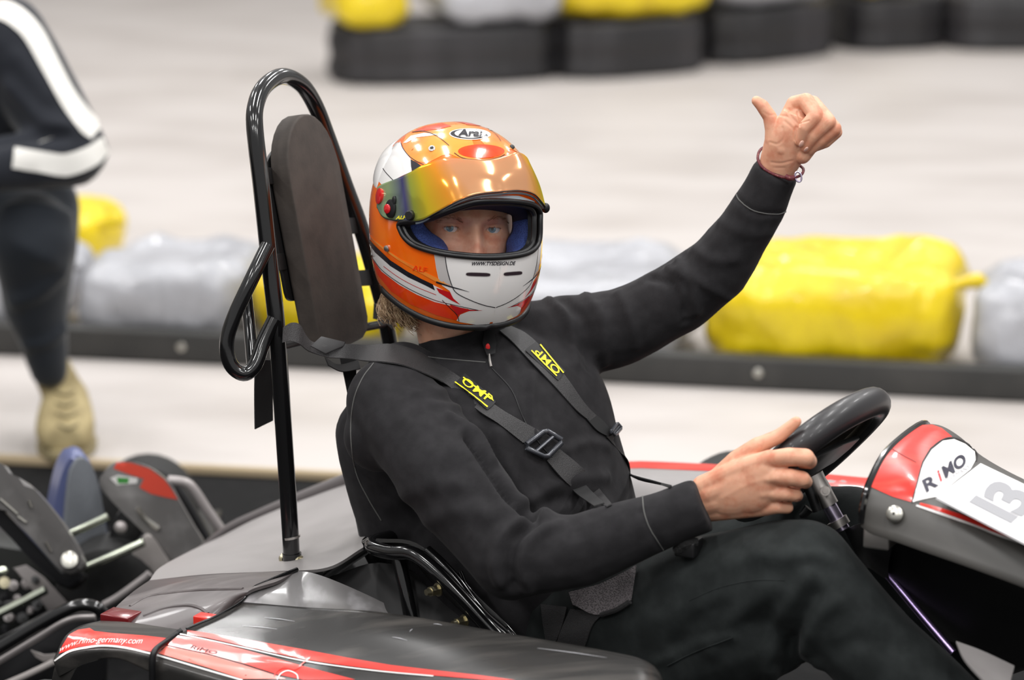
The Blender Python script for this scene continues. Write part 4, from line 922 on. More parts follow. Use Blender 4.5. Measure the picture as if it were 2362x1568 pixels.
# eyes
M_eyew = mat('eye_white', (226, 214, 206), .2, coat=.5); M_iris = mat('blue_grey_iris', (128, 150, 156), .25, coat=.8, vary=((84, 110, 122), 900, .4, .7)); M_pupil = mat('pupil', (10, 10, 12), .1, coat=.8)
for s in (-1, 1):
    c = FC+Fs*(s*ex)+Ff*YB; g = (EYE-c).normalized(); g = (g+Fs*.01).normalized(); r1 = g.orthogonal().normalized(); r2 = g.cross(r1)
    bm = B(); ellipsoid(bm, c, (r1, r2, g), (RB, RB, RB), 32, 20); e = obj('eyeball', bm, M_eyew, drv)
    for nm, m, r, off in (('iris', M_iris, .0060, .0002), ('pupil', M_pupil, .0024, .0004)):
        bm = B(); rings = []
        for k in range(5):
            rr = r*k/4 if k else .0001; rings.append([c+(r1*math.cos(2*math.pi*t/28)+r2*math.sin(2*math.pi*t/28))*rr+g*(math.sqrt(RB*RB-rr*rr)+off) for t in range(28)])
        ring_join(bm, rings, cap=False); obj(nm, bm, m, e)
def hairs(name, base, parent, m, n, f, r, seg=4):
    bm = B()
    for i in range(n): tube(bm, f(i), r, seg)
    return obj(name, bm, m, parent)
def brow(line):
    def f(i):
        t = random.random(); q = spline(line, 12); k = int(t*(len(q)-2)); x, y = q[k]; dx = q[k+1][0]-x; dy = q[k+1][1]-y; l = math.hypot(dx, dy)
        x += random.uniform(-1, 1); y += random.gauss(0, 2.0)
        a = hit(hdb, x, y, .0003); b = hit(hdb, x+dx/l*4+random.uniform(-1, 1), y+dy/l*4-1.5+random.uniform(-1, 1), .0012)
        return [a, (a+b)/2+Ff*.0003, b]
    return f
hairs('eyebrow', None, drv, M_brow, 70, brow([(1068, 512), (1050, 503), (1028, 503), (1008, 514)]), .00022)
hairs('eyebrow', None, drv, M_brow, 70, brow([(1124, 510), (1140, 503), (1160, 504), (1172, 514)]), .00022)
for s, x0 in ((-1, 1042.8), (1, 1141)):
    def lash(i):
        t = random.uniform(-.9, .9); p = FC+Fs*(s*ex+t*.0135)+Fu*(.0046*(1-t*t)**.8)+Ff*(YB+math.sqrt(max(RB**2-(t*.0135)**2, 0))+.0006)
        return [p, p+Ff*.003+Fu*.0006, p+Ff*.0045+Fu*.002]
    hairs('eyelashes', None, drv, M_brow, 40, lash, .00018)
# nails
def nail(c, tip, up, w_, l_, name='fingernail'):
    ax = (tip-c).normalized(); n = up-ax*up.dot(ax); n.normalize(); sdv = ax.cross(n)
    bm = B(); ellipsoid(bm, c, (sdv, ax, n), (w_, l_, .0022), 16, 10); obj(name, bm, M_nail, drv)
vw = V((0, -1, .25)).normalized()
nail(h1(945, 845, 26.5), h1(905, 920, 26), (vw+V((.75, 0, -.35))).normalized(), .0042, .0065)
nail(h1(1010, 918, 18), h1(950, 990, 16), (vw+V((.75, 0, -.5))).normalized(), .0045, .0062)
# hair at the nape: curly locks
def lock(i):
    x = random.uniform(884, 952); y0 = random.uniform(668, 700)+max(0, (x-900))*.45; p = P(x, y0, 4.74+random.uniform(-.035, .05)-(x-884)*.0007)
    L = random.uniform(.016, .036); ph = random.uniform(0, 6.28); cr = random.uniform(.003, .0085); dr = V((random.uniform(-.35, .45), random.uniform(-.3, .3), -1)).normalized(); o = []
    for k in range(13):
        t = k/12; o.append(p+dr*L*t+V((math.cos(ph+t*8), math.sin(ph+t*8), .6*math.sin(ph+t*7)))*cr*(.3+t))
    return o
tag(hairs('hair', None, drv, M_hair, 1000, lock, .00045), kind='stuff')
bm = B(); ellipsoid(bm, P(920, 690, 4.75), (V((1, 0, .5)), V((0, 1, 0)), V((-.5, 0, 1))), (.034, .04, .024)); ellipsoid(bm, P(905, 712, 4.75), (V((1, 0, 0)), V((0, 1, 0)), UP), (.014, .03, .02)); obj('hair_base', remesh(bm, .003, 4), mat('dark_blond_root', (104, 82, 60), .7, bump=(300, .6, .003)), drv)

# bracelet
br = empty('bracelet', h1(620, 1230)); tag(br, 'thin maroon cord bracelet with silver clasp on the raised wrist', 'bracelet')
wa = V((.80, .1, -.30)).normalized(); wb = V((.25, .93, .3)); wb = (wb-wa*wb.dot(wa)).normalized(); bc = h1(640, 1170, 0)
cp = []
for k in range(60):
    t = 2*math.pi*k/60; cp.append(bc+wa*.0415*math.cos(t)+wb*.030*math.sin(t))
M_cord = mat('maroon_cord', (96, 30, 40), .6, vary=((150, 92, 80), 260, .55, .7), bump=(400, .6, .001))
bl = [(440, 905, -14), (390, 970, 4), (385, 1060, 20), (440, 1150, 28), (540, 1220, 31), (660, 1270, 31), (770, 1290, 28), (860, 1285, 22), (940, 1250, 8), (970, 1190, -6), (930, 1135, -20), (700, 980, -30), (520, 900, -26)]
bm = B(); tube(bm, [h1(*p) for p in bl], .0023, 10, closed=True, n=6); obj('cord', bm, M_cord, br)
bm = B(); tube(bm, [h1(*p) for p in [(740, 1270, 31), (790, 1292, 31), (850, 1288, 27)]], .0042, 10, n=4); obj('knot', bm, M_cord, br)
bm = B(); c = h1(903, 1275, 20); tube(bm, [c+V((.6, 0, .3))*.0075*math.cos(t)+V((-.3, .1, .9))*.0085*math.sin(t) for t in np.linspace(0, 2*math.pi, 25)[:-1]], .0016, 8, closed=True); obj('clasp', bm, M_chrome, br)

# shoes on the pedals (below the picture)
for k, (px_, py_, la_) in enumerate(((2310, 1750, -.15), (2260, 1500, .10))):
    a_ = PK(px_, py_, la_); a_ = V((a_.x, a_.y, max(a_.z, .10))); fdx = (KF*.9+UP*.45).normalized(); upx = (UP*.9-KF*.45).normalized()
    bm = B(); loft(bm, [(a_-fdx*.04, KL, upx, .035, .05, 2.3), (a_+fdx*.03, KL, upx, .042, .05, 2.4), (a_+fdx*.10-upx*.012, KL, upx, .047, .036, 2.5), (a_+fdx*.17-upx*.02, KL, upx, .043, .026, 2.5), (a_+fdx*.20-upx*.022, KL, upx, .025, .018, 2.2)]); obj('shoe', bm, M_lbl, drv)
# ================================================================ helmet
hel = empty('racing_helmet', HC-Hu*.13); tag(hel, 'orange and white full-face racing helmet with raised gold mirrored visor', 'helmet')
M_or = mat('orange_paint', (255, 106, 12), .16, coat=.8, vary=((255, 128, 26), 14, .4, .75))
M_or2 = mat('light_orange_paint', (250, 156, 62), .16, coat=.8, vary=((246, 122, 40), 18, .45, .7))
M_ro = mat('red_orange_paint', (252, 58, 8), .16, coat=.8, vary=((255, 92, 14), 16, .45, .7))
M_hw = mat('white_paint', (240, 238, 236), .16, coat=.8)
M_hk = mat('black_paint', (34, 32, 40), .16, coat=.8)
M_hr = mat('red_paint', (206, 28, 34), .16, coat=.8)
M_silver = mat('silver_paint', (196, 192, 190), .18, coat=.8)  # silver grey of the chin wedge and vent rims
M_rub = mat('rubber_trim', (20, 20, 22), .4)
AF, AB, AS, AU, AD, NN = .1628, .1535, .1251, .1636, .191, 2.292
def hshell(d, m=1.0):
    ax = AF if d.x > 0 else AB; az = AU if d.z > 0 else AD
    r = 1/((abs(d.x/ax)**NN+abs(d.y/AS)**NN+abs(d.z/az)**NN)**(1/NN)); L = d*r
    cut = -.059+(-.1493+.059)*(L.x/AF*.5+.5)
    if L.z < cut:                      # tuck under the lower rim
        k = min(1, (cut-L.z)/.06); L = V((L.x*(1-.10*k), L.y*(1-.10*k), cut))
    L = L*m
    return HC+Hf*L.x+Hsd*L.y+Hu*L.z
def ch(x, y): return (800+x/2.9038, 240+y/2.9038)
def inside(p, poly):
    x, y = p; c = False; n = len(poly); j = n-1
    for i in range(n):
        xi, yi = poly[i]; xj, yj = poly[j]
        if (yi > y) != (yj > y) and x < (xj-xi)*(y-yi)/(yj-yi)+xi: c = not c
        j = i
    return c
port = [ch(*p) for p in spline([(358, 800), (366, 850), (395, 897), (440, 937), (510, 967), (600, 992), (720, 1012), (880, 1026), (1020, 1026), (1150, 1012), (1225, 988), (1268, 950), (1287, 890), (1290, 780), (1287, 722), (1250, 678), (1150, 656), (1000, 648), (850, 656), (700, 704), (560, 756), (450, 780)], 4, True)]
NA, NE = 300, 190
def shell_bm(m, hole):
    bm = B(); R = []
    for j in range(NE+1):
        el = -1.25+(math.pi/2+1.25)*j/NE; R.append([hshell(V((math.cos(el)*math.cos(2*math.pi*i/NA), math.cos(el)*math.sin(2*math.pi*i/NA), math.sin(el))), m) for i in range(NA)])
    ring_join(bm, R, cap=False)
    # open underneath for the neck, and the eye port
    kill = []
    for f in bm.faces:
        c = f.calc_center_median(); q = c-HC; lz = q.dot(Hu); lx = q.dot(Hf); ly = q.dot(Hsd)
        cut = -.059+(-.0903)*(lx/AF*.5+.5)
        if lz < cut+.001 and (lx/(AF*.8))**2+(ly/(AS*.8))**2 < 1: kill.append(f); continue
        if hole and lx > 0 and inside(proj(c), port): kill.append(f)
    bmesh.ops.delete(bm, geom=kill, context='FACES')
    bmesh.ops.remove_doubles(bm, verts=bm.verts, dist=1e-6)
    return bm
full = mesh_of(shell_bm(1.0, False), 'full', True, 180); sb = bvh_of(full)
shell = obj('helmet_shell', shell_bm(1.0, True), M_or, hel, True, 180)
inner = obj('inner_shell', shell_bm(.965, True), mat('inner_black', (16, 16, 20), .8), hel, True, 180)
MIR = (HC, Hsd)
def hd(name, pts, m, off=.0006, mirror=True, cell=7, sm=0):
    pts = spline(pts, sm, True) if sm else pts
    return decal(name, [ch(*p) for p in pts], sb, m, hel, off, cell, MIR if mirror else None)
def hs(name, line, wd, m, off=.0012, mirror=True, cell=7):
    return decal(name, stroke([ch(*p) for p in line], wd if not hasattr(wd, '__len__') else wd), sb, m, hel, off, cell, MIR if mirror else None)
hd('top_panel', [(372, 270), (400, 205), (470, 160), (600, 128), (760, 116), (800, 118), (880, 370), (760, 365), (690, 335), (640, 345), (540, 395), (440, 380), (395, 325)], M_or2, .0005)
hd('rear_white_panel', [(200, 440), (192, 370), (200, 300), (250, 242), (355, 206), (362, 260), (395, 325), (432, 372), (436, 452), (370, 482), (242, 548), (214, 515)], M_hw, .0006)
hd('crown_flash', [(380, 262), (430, 215), (520, 195), (620, 205), (560, 215), (470, 225), (400, 262)], M_hw, .0009)
hd('crown_flame', [(430, 195), (520, 150), (640, 128), (700, 150), (620, 170), (520, 180)], M_ro, .0009)
hs('crown_line', [(365, 262), (380, 300), (420, 350), (470, 385), (520, 408)], 1.6, M_hk)
hs('crown_line', [(440, 190), (520, 185), (600, 215), (650, 250), (685, 280)], 1.4, M_hk)
hs('rear_line', [(358, 205), (290, 275), (225, 350), (190, 410)], 1.8, M_hk, .0011)
hs('rear_line', [(222, 300), (224, 370), (250, 440), (320, 518)], 1.6, M_hk, .0011)
hd('side_black', [(430, 372), (470, 392), (500, 415), (440, 450), (433, 420)], M_hk, .001)
hd('brow_scoop', [(900+155*math.cos(t), 318+45*math.sin(t)) for t in np.linspace(0, 2*math.pi, 33)[:-1]], M_ro, .001, False)
hs('scoop_line', [(720, 330), (780, 365), (900, 378), (1010, 362), (1055, 340)], 1.6, M_hk, .0014, False)
# side orange rear panel darker band and lower flame
hd('lower_flame', [(165, 1020), (235, 1118), (354, 1208), (470, 1272), (590, 1322), (690, 1345), (800, 1368), (905, 1384), (800, 1392), (760, 1408), (735, 1447), (600, 1412), (430, 1340), (300, 1255), (205, 1140)], M_ro, .0006)
hd('side_white_band', [(134, 900), (165, 950), (240, 1015), (330, 1075), (450, 1145), (560, 1200), (640, 1240), (720, 1295), (830, 1345), (905, 1380), (800, 1368), (690, 1347), (590, 1324), (470, 1274), (354, 1210), (235, 1120), (165, 1022)], M_hw, .0008)
hd('side_black_band', [(140, 890), (190, 945), (294, 1045), (413, 1122), (500, 1168), (578, 1205), (592, 1246), (531, 1214), (413, 1158), (294, 1083), (194, 994), (150, 935)], M_hk, .001)
hs('side_line', [(160, 1005), (235, 1106), (354, 1196), (470, 1260), (590, 1310), (690, 1336), (880, 1378)], 1.4, M_hk, .0013)
hs('side_line', [(250, 1085), (354, 1160), (470, 1222), (600, 1275)], 1.2, M_hr, .0013)
hd('side_pale_band', [(136, 858), (190, 912), (270, 975), (360, 1035), (480, 1100), (620, 1170), (700, 1215), (592, 1185), (460, 1112), (345, 1043), (260, 982), (190, 924)], M_or2, .0009)  # paler orange band above the black one
# chin
hd('chin_white', [(585, 1000), (660, 1012), (760, 1026), (900, 1036), (1000, 1038), (1080, 1020), (1060, 1200), (1000, 1370), (980, 1480), (900, 1482), (760, 1458), (735, 1447), (760, 1408), (830, 1380), (760, 1340), (712, 1300), (690, 1250), (640, 1215), (618, 1180), (600, 1100)], M_hw, .0007)
hd('chin_silver', [(588, 1012), (660, 1020), (672, 1100), (700, 1215), (640, 1190), (622, 1180), (602, 1100)], M_silver, .0009)  # silver grey wedge on the side of the white chin
hd('chin_red', [(600, 1228), (660, 1248), (692, 1258), (715, 1300), (762, 1342), (700, 1312), (620, 1262)], M_hr, .0011)
hd('chin_red', [(690, 1338), (800, 1372), (912, 1380), (800, 1384), (742, 1410), (715, 1375)], M_hr, .0011)
hs('chin_line', [(660, 1020), (672, 1100), (700, 1200), (735, 1262), (830, 1312), (920, 1345), (992, 1360)], 1.8, M_hk, .0012)
hs('chin_line', [(600, 1190), (700, 1222), (760, 1238), (820, 1256)], [4, 3, 2, .5], M_hk, .0012)
hs('chin_line', [(640, 1310), (690, 1360), (738, 1410), (752, 1450)], 1.5, M_hk, .0013)
def slot(c, hx, hy, rot):
    o = []
    for t in np.linspace(0, 2*math.pi, 29)[:-1]:
        x = hx*math.copysign(abs(math.cos(t))**.4, math.cos(t)); y = hy*math.copysign(abs(math.sin(t))**.7, math.sin(t)); o.append((c[0]+x*math.cos(rot)-y*math.sin(rot), c[1]+x*math.sin(rot)+y*math.cos(rot)))
    return o
for c, hx, rot in (((879, 1139), 80, .03), ((1110, 1133), 61, -.08)):
    hd('vent_slot', slot(c, hx+3, 15, rot), M_silver, .0010, False); hd('vent_slot', slot(c, hx, 11, rot), mat('vent_dark', (42, 26, 36), .6), .0014, False)
def hl(name, s, o, ux, uy, m, off=.0016, **k):
    a = ch(*o); return lettering(name, s, a, (ux[0]/2.9038, ux[1]/2.9038), (uy[0]/2.9038, uy[1]/2.9038), sb, m, hel, off, **k)
hl('chin_lettering', 'WWW.TYSDESIGN.DE', (834, 1080), (290, -4), (4, -25), M_hk, shear=.15, bold=.02)
def ell(c, rx, ry, rot=0, n=36): return [(c[0]+rx*math.cos(t)*math.cos(rot)-ry*math.sin(t)*math.sin(rot), c[1]+rx*math.cos(t)*math.sin(rot)+ry*math.sin(t)*math.cos(rot)) for t in np.linspace(0, 2*math.pi, n+1)[:-1]]
hd('logo_plate', ell((824, 204), 138, 38, .02), M_hw, .0010, False)
hd('logo_ring', ell((824, 204), 129, 32, .02), M_hk, .0014, False); hd('logo_field', ell((826, 204), 104, 29, .02), M_hw, .0018, False)
hl('logo_lettering', 'Arai', (744, 226), (160, 4), (4, -46), M_hk, .0036, bold=.03, shear=.1)
hl('side_lettering', 'ALF', (440, 1112), (100, 18), (2, -36), M_ro, .0012, shear=.1, bold=.02)
hd('brow_strip', [(700, 690), (780, 655), (860, 625), (1000, 610), (1150, 615), (1255, 650), (1250, 690), (1150, 668), (1000, 660), (850, 668), (720, 708)], mat('pale_blue_lens', (176, 190, 200), .2, coat=.5), .001, False)
# rubber trims
bm = B(); tube(bm, [hit(sb, x, y, .0015) for x, y in port], .0042, 10, closed=True); obj('port_seal', bm, M_rub, hel)
bm = B(); tube(bm, [hit(sb, 1062+(x-1062)*.962, 555+(y-555)*.95, -.004) for x, y in port], .0042, 8, closed=True); obj('port_seal', bm, M_rub, hel)
rimp = []
for i in range(90):
    a = 2*math.pi*i/90; L = None
    lo, hi_ = -1.25, .2
    for _ in range(22):
        m = (lo+hi_)/2; d = V((math.cos(m)*math.cos(a), math.cos(m)*math.sin(a), math.sin(m))); q = hshell(d)-HC; cut = -.059-.0903*(q.dot(Hf)/AF*.5+.5)
        if q.dot(Hu) > cut+.0005: hi_ = m
        else: lo = m
    d = V((math.cos(hi_)*math.cos(a), math.cos(hi_)*math.sin(a), math.sin(hi_))); rimp.append(hshell(d)-Hu*.001)
bm = B(); tube(bm, rimp, .0058, 10, closed=True); obj('neck_trim', bm, M_rub, hel)
# rear spoiler
bm = B(); GS = []
for a_ in range(61):
    u_ = a_/60; az_ = math.radians(106+148*u_); col_ = []
    for b_ in range(25):
        v_ = b_/24; el_ = math.radians(27+26*v_); m_ = .995+.056*(math.sin(math.pi*u_)**.45)*(math.sin(math.pi*v_)**.55)
        col_.append(bm.verts.new(hshell(V((math.cos(el_)*math.cos(az_), math.cos(el_)*math.sin(az_), math.sin(el_))), m_)))
    GS.append(col_)
for a_ in range(60):
    for b_ in range(24): bm.faces.new((GS[a_][b_], GS[a_+1][b_], GS[a_+1][b_+1], GS[a_][b_+1]))
obj('rear_spoiler', bm, M_hw, hel, True, 180)
# small vents and screws
def stud(name, x, y, r, m, off=.001, h=.002):
    p = hit(sb, *ch(x, y), off); n = (p-HC).normalized(); n = (n+ (EYE-p).normalized()*.5).normalized()
    bm = B(); tube(bm, [p-n*.001, p+n*h, p+n*(h+.0008)], [r, r, r*.6], 16); return obj(name, bm, m, hel)
stud('vent_rim', 572, 302, .0052, M_silver); stud('vent_hole', 573, 302, .0032, M_rub, .0015); stud('screw', 275, 965, .0048, M_steel, .001, .003); stud('screw', 1103, 292, .004, M_rub)
# --- visor, raised
def scaled_bvh(m): return bvh_of(mesh_of(shell_bm(m, False), 's', False))
SB = {m: scaled_bvh(m) for m in (1.03, 1.05, 1.075, 1.10)}
tops = [(203, 590), (221, 546), (360, 490), (435, 452), (500, 415), (595, 380), (700, 364), (890, 378)]
bots = [(203, 690), (255, 762), (400, 785), (500, 778), (600, 727), (740, 652), (870, 607), (1003, 590)]
mb = [1.03, 1.03, 1.03, 1.05, 1.05, 1.075, 1.075, 1.10]
rt, rm, rbm = [], [], []
for k in range(8):
    t = hit(SB[1.03], *ch(*tops[k])); b = hit(SB[mb[k]], *ch(*bots[k])); cx, cy = (tops[k][0]+bots[k][0])/2, (tops[k][1]+bots[k][1])/2
    mm = 1.03 if mb[k] <= 1.05 else (1.05 if mb[k] < 1.1 else 1.075)
    m = hit(SB[mm], *ch(cx, cy))
    if k == 7:
        t, m, b = [p-Hsd*(p-HC).dot(Hsd) for p in (t, m, b)]
    rt.append(t); rm.append(m); rbm.append(b)
def mirr(p): return p-Hsd*(2*(p-HC).dot(Hsd))
rows = [r+[mirr(p) for p in r[:-1][::-1]] for r in (rt, rm, rbm)]
bm = B(); G = sheet_pts(rows, 8, 10); nr, nc = len(G), len(G[0])
A = [[bm.verts.new(V(p)) for p in r] for r in G]
for i in range(nr-1):
    for j in range(nc-1): bm.faces.new((A[i][j], A[i][j+1], A[i+1][j+1], A[i+1][j]))
vis = obj('visor', bm, None, hel, True, 180)
md = vis.modifiers.new('thick', 'SOLIDIFY'); md.thickness = .0018; md.offset = 0
mv = bpy.data.materials.new('gold_mirror_film'); mv.use_nodes = True; nt = mv.node_tree; nt.nodes.clear()
out = nt.nodes.new('ShaderNodeOutputMaterial'); mix = nt.nodes.new('ShaderNodeMixShader'); tr = nt.nodes.new('ShaderNodeBsdfTransparent'); gl = nt.nodes.new('ShaderNodeBsdfGlossy'); df = nt.nodes.new('ShaderNodeBsdfDiffuse')
at = nt.nodes.new('ShaderNodeAttribute'); at.attribute_name = 'sweep'
rp = nt.nodes.new('ShaderNodeValToRGB'); cr = rp.color_ramp
stops = [(0, (170, 210, 186)), (.10, (196, 220, 170)), (.15, (110, 108, 170)), (.19, (190, 200, 90)), (.26, (236, 216, 60)), (.34, (255, 192, 70)), (.42, (248, 200, 150)), (.60, (240, 192, 146)), (.68, (252, 204, 90)), (.76, (228, 210, 70)), (.84, (150, 190, 110)), (.92, (90, 150, 150)), (1, (60, 90, 150))]  # fixed colour bands painted in for the film's interference sheen
cr.elements[0].position, cr.elements[0].color = 0, lin(stops[0][1]); cr.elements[1].position, cr.elements[1].color = 1, lin(stops[-1][1])
for p_, c_ in stops[1:-1]: e = cr.elements.new(p_); e.color = lin(c_)
nt.links.new(at.outputs['Fac'], rp.inputs[0]); nt.links.new(rp.outputs[0], gl.inputs[0]); nt.links.new(rp.outputs[0], tr.inputs[0]); gl.inputs['Roughness'].default_value = .13
mix.inputs[0].default_value = .62; mx2 = nt.nodes.new('ShaderNodeMixShader'); mx2.inputs[0].default_value = .42; nt.links.new(rp.outputs[0], df.inputs[0]); nt.links.new(gl.outputs[0], mx2.inputs[1]); nt.links.new(df.outputs[0], mx2.inputs[2]); nt.links.new(tr.outputs[0], mix.inputs[1]); nt.links.new(mx2.outputs[0], mix.inputs[2]); nt.links.new(mix.outputs[0], out.inputs[0])  # diffuse share paints a pale haze over the dark reflections
vis.data.materials.append(mv)
a = vis.data.attributes.new('sweep', 'FLOAT', 'POINT')
a.data.foreach_set('value', [ (k % nc)/(nc-1) for k in range(nr*nc)])
bm = B(); tube(bm, [V(p) for p in G[-1]], .0010, 8); obj('visor_lip', bm, M_rub, vis)
bm = B(); q = [V(p) for p in G[-1]][22:-22]; tube(bm, [p-Hu*.004-Hf*.006 for p in q], .0022, 6); obj('visor_inner_film', bm, mat('film_edge', (120, 130, 140), .2, coat=.5), vis)
# pivots, lever, knob
def vstud(name, x, y, r, m, off, h, par=vis, sx=1.0):
    p = hit(SB[1.03], *ch(x, y), off); n = (p-HC); n = (n-Hu*n.dot(Hu)*.6).normalized(); u = (Hu-n*Hu.dot(n)).normalized(); s = n.cross(u)
    bm = B(); rings = []
    for rr, hh in ((r, -.003), (r, h*.7), (r*.8, h), (r*.01, h)): rings.append([p+(s*math.cos(2*math.pi*k/20)*sx+u*math.sin(2*math.pi*k/20))*rr+n*hh for k in range(20)])
    ring_join(bm, rings, cap=False); return obj(name, bm, m, par)
vstud('pivot_cover', 224, 617, .0125, M_hr, .001, .003, vis, 1.0)
vstud('visor_lever', 302, 700, .0145, M_rub, .001, .004, vis, .8); vstud('lever_screw', 292, 702, .0075, M_hr, .004, .004, vis)
vstud('lever_arm', 322, 650, .008, M_rub, .001, .003, vis, .5)
vstud('tear_off_knob', 436, 744, .0078, M_rub, .002, .008, vis); 
pk_ = mirr(hit(SB[1.03], *ch(436, 744), .002)); bm = B(); ellipsoid(bm, G[-1][-26], (Hf, Hsd, Hu), (.006, .007, .008)); obj('tear_off_knob', bm, M_rub, vis)
lettering('visor_lettering', 'ALF', ch(333, 772), (68/2.9, -2/2.9), (4/2.9, -24/2.9), SB[1.03], M_logo_yel, vis, .002, .2, .03)
# --- padding inside the port
fo = [ch(*p) for p in spline([(505, 770), (560, 850), (640, 897), (682, 940), (702, 1020), (880, 1040), (1062, 1015), (1075, 920), (1112, 860), (1120, 790), (1108, 735), (1000, 708), (800, 702), (600, 722)], 5, True)]
cc = ch(850, 862)
def by_angle(poly, n):
    o = []
    for k in range(n):
        a = 2*math.pi*k/n; dx, dy = math.cos(a), -math.sin(a); best = None
        for i in range(len(poly)):
            x1, y1 = poly[i][0]-cc[0], poly[i][1]-cc[1]; x2, y2 = poly[(i+1) % len(poly)][0]-cc[0], poly[(i+1) % len(poly)][1]-cc[1]
            ex_, ey = x2-x1, y2-y1; den = dx*ey-dy*ex_
            if abs(den) < 1e-9: continue
            t = (x1*ey-y1*ex_)/den; s = (x1*dy-y1*dx)/den
            if t > 0 and -1e-6 <= s <= 1+1e-6 and (best is None or t > best): best = t
        o.append((cc[0]+dx*(best or 1), cc[1]+dy*(best or 1)))
    return o
NP = 96; po = by_angle(port, NP); pi_ = by_angle(fo, NP)
ring0 = [hit(sb, x+(cc[0]-x)*-.02, y+(cc[1]-y)*-.02, -.007) for x, y in po]
r3 = [on_ray_f(x, y, .048) for x, y in pi_]
r2 = [on_ray_f(x, y, .070) for x, y in [(a[0]*.93+b[0]*.07, a[1]*.93+b[1]*.07) for a, b in zip(pi_, po)]]
ring_o = [hit(sb, x+(x-cc[0])*.03, y+(y-cc[1])*.03, -.001) for x, y in po]
ring_i = [hit(sb, x+(cc[0]-x)*.03, y+(cc[1]-y)*.03, -.016) for x, y in po]
bm = B(); ring_join(bm, [ring_o, [(a+b)/2+Hf*.001 for a, b in zip(ring_o, ring_i)], ring_i], cap=False); obj('port_frame', bm, M_rub, hel)
rmid = [(a+b)/2+Hf*.006 for a, b in zip(ring0, r2)]
rb0 = [a*.85+b*.15-Hf*.008 for a, b in zip(ring0, rmid)]
M_blue = weave('blue_mesh_lining', (62, 82, 146), (44, 58, 112), 420, .75, .5); M_nav = mat('navy_lining', (24, 24, 44), .8)
def liner(name, ks, m):
    bm = B(); RR = [[bm.verts.new(r[k % NP]) for k in ks] for r in (ring0, rb0, rmid, r2, r3)]
    for i in range(4):
        for j in range(len(ks)-1): bm.faces.new((RR[i][j], RR[i][j+1], RR[i+1][j+1], RR[i+1][j]))
    o = obj(name, bm, m, hel, True, 180); s = o.modifiers.new('t', 'SOLIDIFY'); s.thickness = .003; s.offset = -1
g = lambda d: int(round(d/360*NP))
liner('cheek_pad', list(range(g(165), g(282)+1)), M_blue); liner('cheek_pad', list(range(g(282), g(375)+1)), M_blue); liner('brow_pad', list(range(g(15), g(165)+1)), M_nav)
# ================================================================ harness (fixed to the kart)
hb = kart
def onb(x, y, off=.004): return hit(shb, x, y, off)
def mixed(L): return [PK(*p) if len(p) == 3 else onb(*p) for p in L]
def belt(name, ea, eb, m=None, thick=.002, par=None, n=5):
    A = spline(mixed(ea), n); C = spline(mixed(eb), n); bm = B(); ribbon(bm, A, C, thick); return obj(name, bm, m or M_belt, par or hb)
up_ = [(742, 792, -.135), (800, 793, -.128), (850, 795, -.15), (905, 798), (960, 812), (1010, 840), (1060, 872), (1140, 936), (1190, 965), (1248, 1000)]
lo_ = [(752, 824, -.15), (800, 826, -.148), (840, 831, -.185), (885, 838), (930, 846), (985, 868), (1032, 892), (1102, 948), (1148, 980), (1205, 1022)]
belt('shoulder_belt', up_, lo_)
belt('shoulder_belt', [(1288, 1036), (1340, 1082), (1380, 1128), (1412, 1166)], [(1258, 1062), (1302, 1112), (1350, 1150), (1400, 1172)])
belt('shoulder_belt', [(1310, 1070), (1350, 1120), (1395, 1165)], [(1285, 1085), (1320, 1130), (1372, 1172)], mat('belt_tail', (26, 26, 27), .7))
belt('shoulder_belt', [(1178, 757), (1210, 772), (1242, 800), (1300, 868), (1345, 932), (1372, 960)], [(1150, 766), (1178, 790), (1212, 826), (1272, 888), (1325, 946), (1356, 972)])
belt('shoulder_belt', [(1368, 956), (1390, 975), (1410, 1000)], [(1350, 968), (1374, 994), (1398, 1008)], mat('belt_dark', (26, 26, 27), .6))
belt('shoulder_belt', [(1408, 1004), (1450, 1048), (1490, 1080), (1545, 1108)], [(1396, 1010), (1440, 1062), (1484, 1096), (1540, 1118)], mat('belt_tail', (26, 26, 27), .7))
# back loop over the bar and keeper
bm = B(); A = spline([PK(*p) for p in [(654, 755, -.19), (672, 744, -.175), (692, 748, -.165), (706, 772, -.155), (722, 788, -.145), (760, 794, -.135)]], 5); C = spline([PK(*p) for p in [(652, 790, -.2), (668, 786, -.19), (690, 792, -.18), (708, 806, -.17), (726, 814, -.16), (756, 824, -.15)]], 5); ribbon(bm, A, C, .002); obj('shoulder_belt', bm, M_belt, hb)
bm = B(); A = [PK(716, 806, -.155), PK(735, 780, -.155), PK(772, 776, -.14), PK(800, 790, -.13)]; 
prism(bm, [PK(716, 800, -.165), PK(742, 777, -.15), PK(798, 790, -.125), PK(794, 800, -.13), PK(752, 818, -.155)], (KL*-.3+UP*.5)*.004, .001); obj('belt_keeper', bm, mat('keeper', (40, 39, 40), .35), hb)
bm = B(); ribbon(bm, spline(pk([(590, 830, -.14), (588, 900, -.14), (589, 990, -.14)]), 5), spline(pk([(634, 830, -.10), (630, 900, -.10), (630, 970, -.10)]), 5), .002); obj('belt_tail', bm, mat('belt_tail', (26, 26, 27), .7), hb)
bm = B(); ribbon(bm, spline(pk([(782, 815, -.10), (795, 870, -.1), (808, 930, -.1)]), 5), spline(pk([(822, 820, -.08), (822, 870, -.08), (820, 920, -.08)]), 5), .002); obj('belt_tail', bm, mat('belt_tail', (26, 26, 27), .7), hb)
bm = B(); ribbon(bm, spline(pk([(750, 822, -.12), (780, 840, -.11), (826, 830, -.08)]), 5), spline(pk([(758, 842, -.13), (790, 856, -.12), (832, 850, -.09)]), 5), .002); obj('belt_tail', bm, mat('belt_tail', (26, 26, 27), .7), hb)
